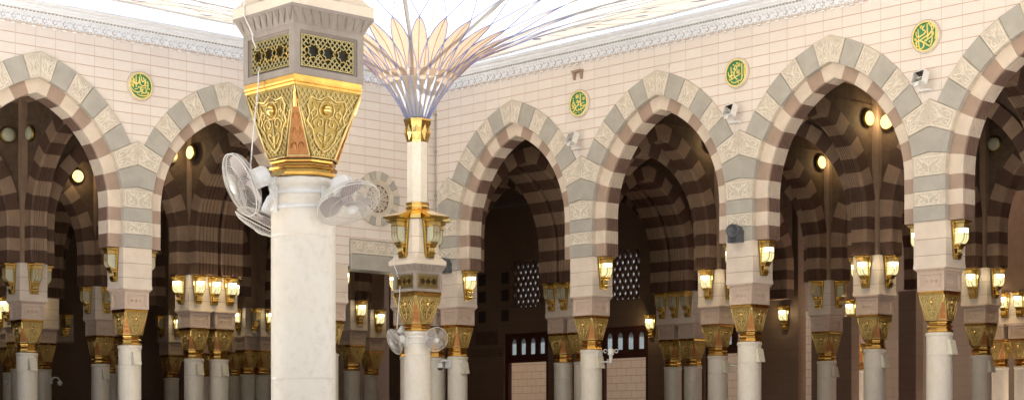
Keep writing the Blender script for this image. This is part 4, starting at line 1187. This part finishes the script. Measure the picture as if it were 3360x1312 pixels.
for p,i in ((U1,1),(U2,2)):
    t=thing('fan_strap',('pair of white steel straps clamped round %s'%UN[i]),'strap',(p.x,p.y,0),AR,'fan straps round the umbrella columns')
    mb=MB()
    for z in (3.955,4.10):
        mb.lathe([(.3225,z-.022),(.3265,z-.022),(.3265,z+.022),(.3225,z+.022)],40,0)
    for a in (-pi/2,0.,pi):
        M=Matrix.Rotation(a,4,'Z'); b=MB().box(.326,.345,-.022,.022,3.90,4.15,0); mb.merge(b,M)
    mb.obj('strap_band',[M_plast],t)
    t=thing('power_cable',('white power cable hanging from grille to fan of %s'%UN[i]),'cable',(p.x,p.y,0),AR,'white fan cables on the umbrella columns')
    mb=MB(); r=.007 if i==1 else .010
    mb.tube([(-.30,-.43,6.30),(-.29,-.50,6.02),(-.285,-.515,5.86),(-.25,-.512,5.80),(-.22,-.455,5.66),(-.24,-.44,5.61),(-.19,-.432,5.52)],r,5,0)
    mb.tube([(-.14,-.43,5.33),(-.135,-.445,5.26),(-.12,-.455,5.16),(-.125,-.47,5.0),(-.11,-.52,4.7),(-.06,-.595,4.29)],r,5,0)
    mb.ball((-.22,-.455,5.66),.014,6,0); mb.ball((-.06,-.595,4.29),.016,6,0)
    mb.obj('cable',[M_plast],t)

# ------------------------------------------------------------------ small fittings
def wedge_speaker(w,x,y,z,label,r=.33):
    # sloped box on the courtyard-parallel side of a column: always faces the same way
    t=thing('wedge_speaker',label,'speaker',WP(w,x,y,z),AR,'ivory wedge speakers on the columns')
    mb=MB(); # back at x=r, leaning front
    mb.add([(r-.02,-.13,0),(r+.13,-.13,0),(r+.13,.11,0),(r-.02,.11,0),(r-.02,-.13,.36),(r+.05,-.13,.36),(r+.05,.11,.36),(r-.02,.11,.36)],[(3,2,1,0),(4,5,6,7),(0,1,5,4),(1,2,6,5),(2,3,7,6),(3,0,4,7)],0)
    mb.obj('speaker_box',[M_ivory],t)
    g=MB(); g.box(r-.05,r-.021,-.10,.08,.05,.31,0); g.obj('wall_bracket',[M_plast],t)
WS=[('R',.68,.40,'the right arcade column nearest the corner'),('R',6.68,.40,'the second right arcade column'),('R',12.68,.40,'the third right arcade column'),('R',18.68,.40,'the fourth, largest right arcade column'),
    ('L',-10.94,.40,'the left arcade column under the medallion'),('R',6.68,N1,'the inner column in the second right arch'),('R',12.68,N1,'the inner column in the third right arch'),('R',6.68,N2,'the rear column in the third right arch'),('R',12.68,N2,'the rear column right of the largest column'),
    ('L',-10.94,6.4,'the inner column at the far left'),('L',-4.95,6.4,'the left one of the double columns, second left arch'),('L',-3.97,6.4,'the right one of the double columns, second left arch'),('L',-4.95,12.4,'the column left of the medallion column')]
for w,x,y,l in WS: wedge_speaker(w,x,y,3.70,'ivory wedge-shaped speaker on '+l)

def dome_camera():
    t=thing('dome_camera','white dome camera on a bracket, on the column nearest the courtyard corner','camera',WP('R',.68,.40,3.92),AR)
    mb=MB(); mb.box(-.20,.10,-.36,-.315,-.05,.24,0); mb.box(-.19,.09,-.39,-.36,-.03,.0,0); mb.tube([(-.05,-.36,.16),(-.10,-.46,.20),(-.20,-.52,.18),(-.24,-.53,.10)],.032,8,0); mb.obj('bracket',[M_plast],t)
    mb=MB(); mb.lathe([(.03,.13),(.08,.11),(.10,.05),(.105,-.02),(.095,-.04)],18,0,c=(-.24,-.53)); mb.obj('camera_body',[M_plast],t)
    mb=MB(); mb.lathe([(.092,-.041),(.085,-.08),(.06,-.11),(.02,-.125)],18,0,c=(-.24,-.53)); mb.obj('dome',[plain('smoked_dome',(.03,.03,.035),.1)],t)
dome_camera()
def ptz():
    t=thing('double_lamp_camera','white camera with two round side lamps on an arm right of the second arcade column','camera',WP('R',6.68,.40,4.06),AR)
    mb=MB(); mb.box(.30,.345,-.10,.12,-.30,.12,0); mb.tube([(.34,0,-.18),(.80,0,-.18)],.022,6,0); mb.tube([(.80,0,-.22),(.80,0,.02)],.05,10,0); mb.obj('arm',[M_plast],t)
    mb=MB(); mb.lathe([(.05,.0),(.09,.02),(.095,.14),(.07,.19),(.02,.21)],14,0,c=(.80,0)); mb.obj('camera_body',[M_plast],t)
    M=Matrix.Translation((.80,0,.11))
    e=Vector((-.0,-1,0)); 
    ln=MB(); ln.ball((.74,-.08,.10),.035,10,0); ln.obj('lens',[M_black],t)
    for s in (-1,1):
        r=MB(); c=Vector((.80+s*.115,-.115*s*-1.0*.95,.13)); 
        r.tube([c+Vector((.05*cos(a)*.7,.05*cos(a)*.7,.05*sin(a))) for a in [2*pi*q/14 for q in range(14)]],.013,6,0,closed=True); r.obj('side_lamp',[M_plast],t)
ptz()
def arm_camera(w,x,y,z,a,label):
    t=thing('arm_camera',label,'camera',WP(w,x,y,z),a,'curved arm cameras on inner columns')
    mb=MB(); mb.box(.30,.36,-.09,.09,-.05,.22,0); mb.tube([(.36,0,.12),(.48,0,.20),(.62,0,.18),(.70,0,.06)],.03,7,0); mb.obj('arm',[M_plast],t)
    mb=MB(); mb.lathe([(.03,.07),(.08,.05),(.095,-.03),(.06,-.10),(.02,-.12)],14,0,c=(.70,0)); mb.obj('camera_body',[M_plast],t)
arm_camera('L',-3.97,18.4,3.75,-.2,'white curved arm camera on the far column left of the medallion column')
arm_camera('R',6.68,N1,3.75,-.3,'white curved arm camera on the inner column in the second right arch')
arm_camera('L',-4.95,18.4,3.75,2.6,'white curved arm camera at the far left edge')

def floodlight(x,label):
    t=thing('floodlight',label,'floodlight',WP('R',x-.06,-.02,10.14),AR,'white floodlights over the right arcade piers')
    mb=MB(); mb.tube([(0,0,.04),(0,-.12,.02),(0,-.16,.08)],.03,6,0); mb.box(-.16,.16,-.22,-.02,-.02,.03,0); mb.obj('mount',[M_plast],t)
    # open front box tilted downwards
    T=Matrix.Translation((0,-.26,.26))@Matrix.Rotation(radians(-22),4,'X')@Matrix.Rotation(radians(-10),4,'Z')
    b=MB(); w,h,d=.19,.17,.15
    b.box(-w,w,-.0,.03,-h,h,0); b.box(-w,w,-d,-.0,h-.02,h,0); b.box(-w,w,-d,-.0,-h,-h+.02,0); b.box(-w,-w+.02,-d,0,-h+.02,h-.02,0); b.box(w-.02,w,-d,0,-h+.02,h-.02,0); b.box(-.08,.08,-.28+.15,-.131,-h-.09,-h-.001,0)
    mb=MB(); mb.merge(b,T); mb.obj('housing',[M_plast],t)
    b=MB(); b.add([(-w+.02,-d+.02,h-.022),(w-.02,-d+.02,h-.022),(w-.02,-.003,.0),(-w+.02,-.003,.0),(-w+.02,-d+.02,-h+.022),(w-.02,-d+.02,-h+.022)],[(0,1,2,3),(3,2,5,4)],0); b.box(-w+.03,w-.03,-.09,-.075,-.01,.01,0)
    mb=MB(); mb.merge(b,T); mb.obj('reflector',[M_mirror],t)
floodlight(6.68,'white floodlight between the first and second right arches'); floodlight(12.68,'white floodlight between the second and third right arches'); floodlight(18.68,'white floodlight between the third and rightmost right arches')

def horn(x,z,label):
    t=thing('horn_loudspeaker',label,'loudspeaker',WP('R',x,-.06,z),AR,'grey loudspeakers on the right arcade')
    mb=MB(); mb.box(-.20,.20,-.20,-.0,-.22,.02,0); mb.lathe([(.20,-.24),(.215,-.10),(.20,.0)],24,0) if False else None
    mb.box(-.21,.21,-.14,0,.02,.10,0)
    k=22; vs=[];fs=[]
    for j in range(k):
        a=2*pi*j/k
        for r,y in ((.17,.0),(.21,-.16),(.21,-.26),(.185,-.26),(.10,-.12),(.02,-.10)): vs.append((r*cos(a),y,.10+r*.82*sin(a)))
    for j in range(k):
        for q in range(5): fs.append((6*j+q,6*j+q+1,6*((j+1)%k)+q+1,6*((j+1)%k)+q))
    mb.add(vs,fs,0,True)
    mb.box(-.10,.10,-.215,-.2,-.13,-.10,1); mb.box(-.10,.10,-.215,-.2,-.19,-.165,1)
    mb.obj('horn_body',[M_gplast,M_black],t)
horn(12.66,7.12,'grey horn loudspeaker on the third right arcade pier'); horn(.72,7.10,'grey horn loudspeaker behind the middle umbrella column')
t=thing('wall_bracket','small empty stone bracket on the wall above the leftmost right-hand medallion','bracket',WP('R',6.56,0,12.40),AR)
mb=MB(); mb.box(-.20,.20,-.14,0,.02,.07,0); mb.prism([(-.19,.02),(-.10,.02),(-.14,-.20)],-.10,0,0); mb.prism([(.10,.02),(.19,.02),(.15,-.20)],-.10,0,0); mb.obj('shelf',[M_mid],t)
t=thing('drain_pipe','thin grey pipe running down the courtyard corner','pipe',WP('R',.10,-.05,0),AR)
mb=MB(); mb.tube([(0,0,7.2),(0,0,12.6)],.022,6,0); 
for z in (8.,9.4,10.8,12.): mb.box(-.035,.035,-.03,.05,z,z+.05,0)
mb.obj('pipe_run',[M_grey],t)
t=thing('hanging_wire','thin white wire hanging above the second right arch','wire',WP('R',10.1,-.02,0),AR)
mb=MB(); mb.tube([(0,0,12.02),(.06,-.01,12.10),(.08,-.02,12.14),(.085,-.02,12.7)],.010,4,0); mb.obj('wire',[M_plast],t)

# medallions with their gilded writing (strokes in the picture's proportions, 0 = centre, 1 = rim of the green)
def medallion(w,x,label,c,ax,by,strokes,dots,rosettes,width):
    t=thing('medallion',label,'medallion',WP(w,x,0,11.485),WA[w],'round green medallions with gilded writing')
    RG=.335; M=Matrix.Rotation(pi/2,4,'X')
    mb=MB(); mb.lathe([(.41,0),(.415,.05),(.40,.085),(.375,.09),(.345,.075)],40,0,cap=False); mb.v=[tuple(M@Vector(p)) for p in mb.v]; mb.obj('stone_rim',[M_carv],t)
    mb=MB(); mb.tube([(.352*cos(2*pi*i/40),-.085,.352*sin(2*pi*i/40)) for i in range(40)],.02,6,0,closed=True); mb.obj('gold_rim',[M_script],t)
    mb=MB(); mb.lathe([(.34,.05),(.34,.072),(.30,.0745)],40,0); mb.v=[tuple(M@Vector(p)) for p in mb.v]; mb.obj('green_ground',[M_green],t)
    mb=MB()
    def P(p): return ((p[0]-c[0])/ax*RG,-.080,-(p[1]-c[1])/by*RG)
    def smooth(pts):
        if len(pts)<3: return pts
        o=[]
        for i in range(len(pts)-1):
            p0,p1,p2,p3=pts[max(i-1,0)],pts[i],pts[i+1],pts[min(i+2,len(pts)-1)]
            for q in range(4):
                s=q/4; o.append(tuple(.5*((2*p1[k])+(-p0[k]+p2[k])*s+(2*p0[k]-5*p1[k]+4*p2[k]-p3[k])*s*s+(-p0[k]+3*p1[k]-3*p2[k]+p3[k])*s**3) for k in (0,1)))
        return o+[pts[-1]]
    for st in strokes:
        pts=smooth(st); n=len(pts)
        mb.tube([P(p) for p in pts],[width*(.65+.45*sin(pi*min(1,(i+.6)/n))) for i in range(n)],5,0,smooth=False)
    for d in dots:
        q=P(d); mb.ball((q[0],q[1],q[2]),width*1.45,6,0)
    mb.obj('writing',[M_script],t)
    if rosettes:
        mb=MB()
        for (a,b,r) in rosettes:
            q=P((a,b)); rr=r/ax*RG
            for k in range(9): an=2*pi*k/9; mb.ball((q[0]+rr*.62*cos(an),-.076,q[2]+rr*.62*sin(an)),rr*.26,5,0)
            mb.ball((q[0],-.076,q[2]),rr*.42,6,0)
        mb.obj('small_rosettes',[M_script],t)
medallion('R',6.62,'green medallion with gilded writing and two rosettes, right of the corner umbrella',(470,485),238,330,
 [[(522,205),(528,400),(532,585)],[(412,455),(430,400),(462,415),(470,450),(440,460),(415,445)],[(470,440),(462,510),(400,580),(300,605),(285,585)],[(500,420),(500,445),(470,455)],
  [(295,440),(330,425),(348,470),(340,530),(310,560),(285,530),(292,480),(325,460)],[(380,490),(372,620),(300,715),(272,700),(262,670)],
  [(645,500),(600,485),(560,515),(545,560),(600,580),(678,560),(610,640),(520,672),(440,690),(400,660),(392,590)],[(470,640),(475,680)],[(540,625),(545,670)],[(550,690),(560,740)]],
 [(315,325),(320,390),(480,530),(480,750),(366,757),(402,752),(590,250)],[(430,280,60),(620,370,46)],.0165)
medallion('R',12.61,'green medallion with gilded writing, middle one on the right arcade',(430,490),245,332,
 [[(635,330),(640,480),(640,635)],[(575,262),(580,480),(578,650),(535,722),(490,690)],[(505,690),(470,720),(400,752),(335,735),(308,690)],[(300,312),(308,480),(312,620),(268,662),(250,630)],
  [(400,385),(395,320),(420,288),(445,320),(442,380),(400,410),(372,370),(400,340)],[(440,385),(400,430),(378,520),(340,545),(285,548),(240,520),(232,430)],
  [(520,440),(480,425),(455,450),(460,490),(505,470),(520,440)],[(440,500),(540,530),(470,570),(400,600),(330,640),(270,662)],[(378,520),(400,600),(440,655),(462,668)],[(350,440),(360,500)],[(290,560),(255,600)]],
 [(365,265),(450,237),(485,757)],[(500,290,52)],.0165)
medallion('R',18.58,'green medallion with dense gilded writing, top right of the picture',(445,490),285,335,
 [[(275,285),(290,480),(298,680),(330,785),(405,745),(420,680),(375,610),(300,575)],[(232,340),(230,420),(262,480),(340,470),(420,430),(462,385),(430,345),(392,320),(400,260),(440,225)],
  [(500,185),(505,330),(510,470),(500,560)],[(330,562),(440,510),(560,440),(640,340)],[(605,225),(615,420),(622,600),(580,735),(510,720),(440,640),(380,600)],[(690,260),(718,340),(715,470),(690,600)],
  [(440,600),(530,565),(630,500),(655,440),(610,410),(550,470),(500,545)],[(205,625),(260,585),(330,575),(420,640)],[(560,200),(590,270),(640,240),(690,300)],[(620,230),(660,300),(640,370)],[(245,600),(240,690),(275,720)]],
 [(455,590),(480,600),(540,200),(240,560),(560,640)],[(350,250,48),(210,520,40)],.0175)
medallion('L',-10.87,'green medallion with gilded writing on the left arcade',(560,462),272,312,
 [[(360,260),(365,400),(366,530)],[(435,208),(438,360),(440,510)],[(520,220),(530,330),(545,430)],[(570,220),(585,310),(612,345),(645,325),(640,270),(625,220)],[(690,262),(675,350),(668,430),(760,430)],
  [(395,290),(395,390),(440,432),(500,380),(520,300)],[(530,400),(570,440),(640,445),(690,380),(690,300)],[(682,450),(700,590),(650,640),(590,600),(540,545)],[(540,540),(620,545),(570,590),(500,632),(400,622),(340,580),(318,530)],
  [(490,470),(500,510),(540,490),(560,512),(590,480),(600,510)],[(738,320),(745,430),(738,540)],[(710,585),(725,620),(760,600),(745,660),(690,700),(600,715),(520,705),(468,688)],[(400,380),(470,400),(560,380)],[(400,560),(470,545)]],
 [(475,652),(583,660),(645,500),(780,512),(752,650),(450,170),(545,190)],[(330,380,50),(330,470,46)],.0165)

# ------------------------------------------------------------------ camera, sun, sky
cam=bpy.data.cameras.new('Camera'); co=link('Camera',cam); SC.camera=co
co.location=(0,0,1.7); co.rotation_euler=(pi/2,0,0)
cam.sensor_width=36; cam.lens=5798.3/3360*36; cam.shift_y=(1429.4-656)/3360; cam.clip_end=3000
ELEV,AZ=radians(58),radians(12)          # sun beyond the corner, a little to the right
sd=Vector((sin(AZ)*cos(ELEV),cos(AZ)*cos(ELEV),sin(ELEV)))
sun=bpy.data.lights.new('Sun','SUN'); sun.energy=5.0; sun.angle=radians(.5); sun.color=(1,.95,.87)
so=link('Sun',sun); so.rotation_mode='QUATERNION'; so.rotation_quaternion=Vector((0,0,1)).rotation_difference(sd)
w=bpy.data.worlds.new('World'); SC.world=w; w.use_nodes=True; nt=w.node_tree
sk=nt.nodes.new('ShaderNodeTexSky'); sk.sky_type='NISHITA'; sk.sun_disc=False; sk.sun_elevation=ELEV; sk.sun_rotation=AZ; sk.air_density=1.; sk.dust_density=5.
bg=nt.nodes['Background']; bg.inputs[1].default_value=.06; nt.links.new(sk.outputs[0],bg.inputs[0])
SC.view_settings.view_transform='Standard'; SC.view_settings.look='None'; SC.view_settings.exposure=2.1; SC.view_settings.gamma=1
c=SC.cycles; c.max_bounces=8; c.diffuse_bounces=4; c.glossy_bounces=4; c.transmission_bounces=6; c.transparent_max_bounces=12; c.use_denoising=True
c.sample_clamp_indirect=8; c.caustics_reflective=False; c.caustics_refractive=False
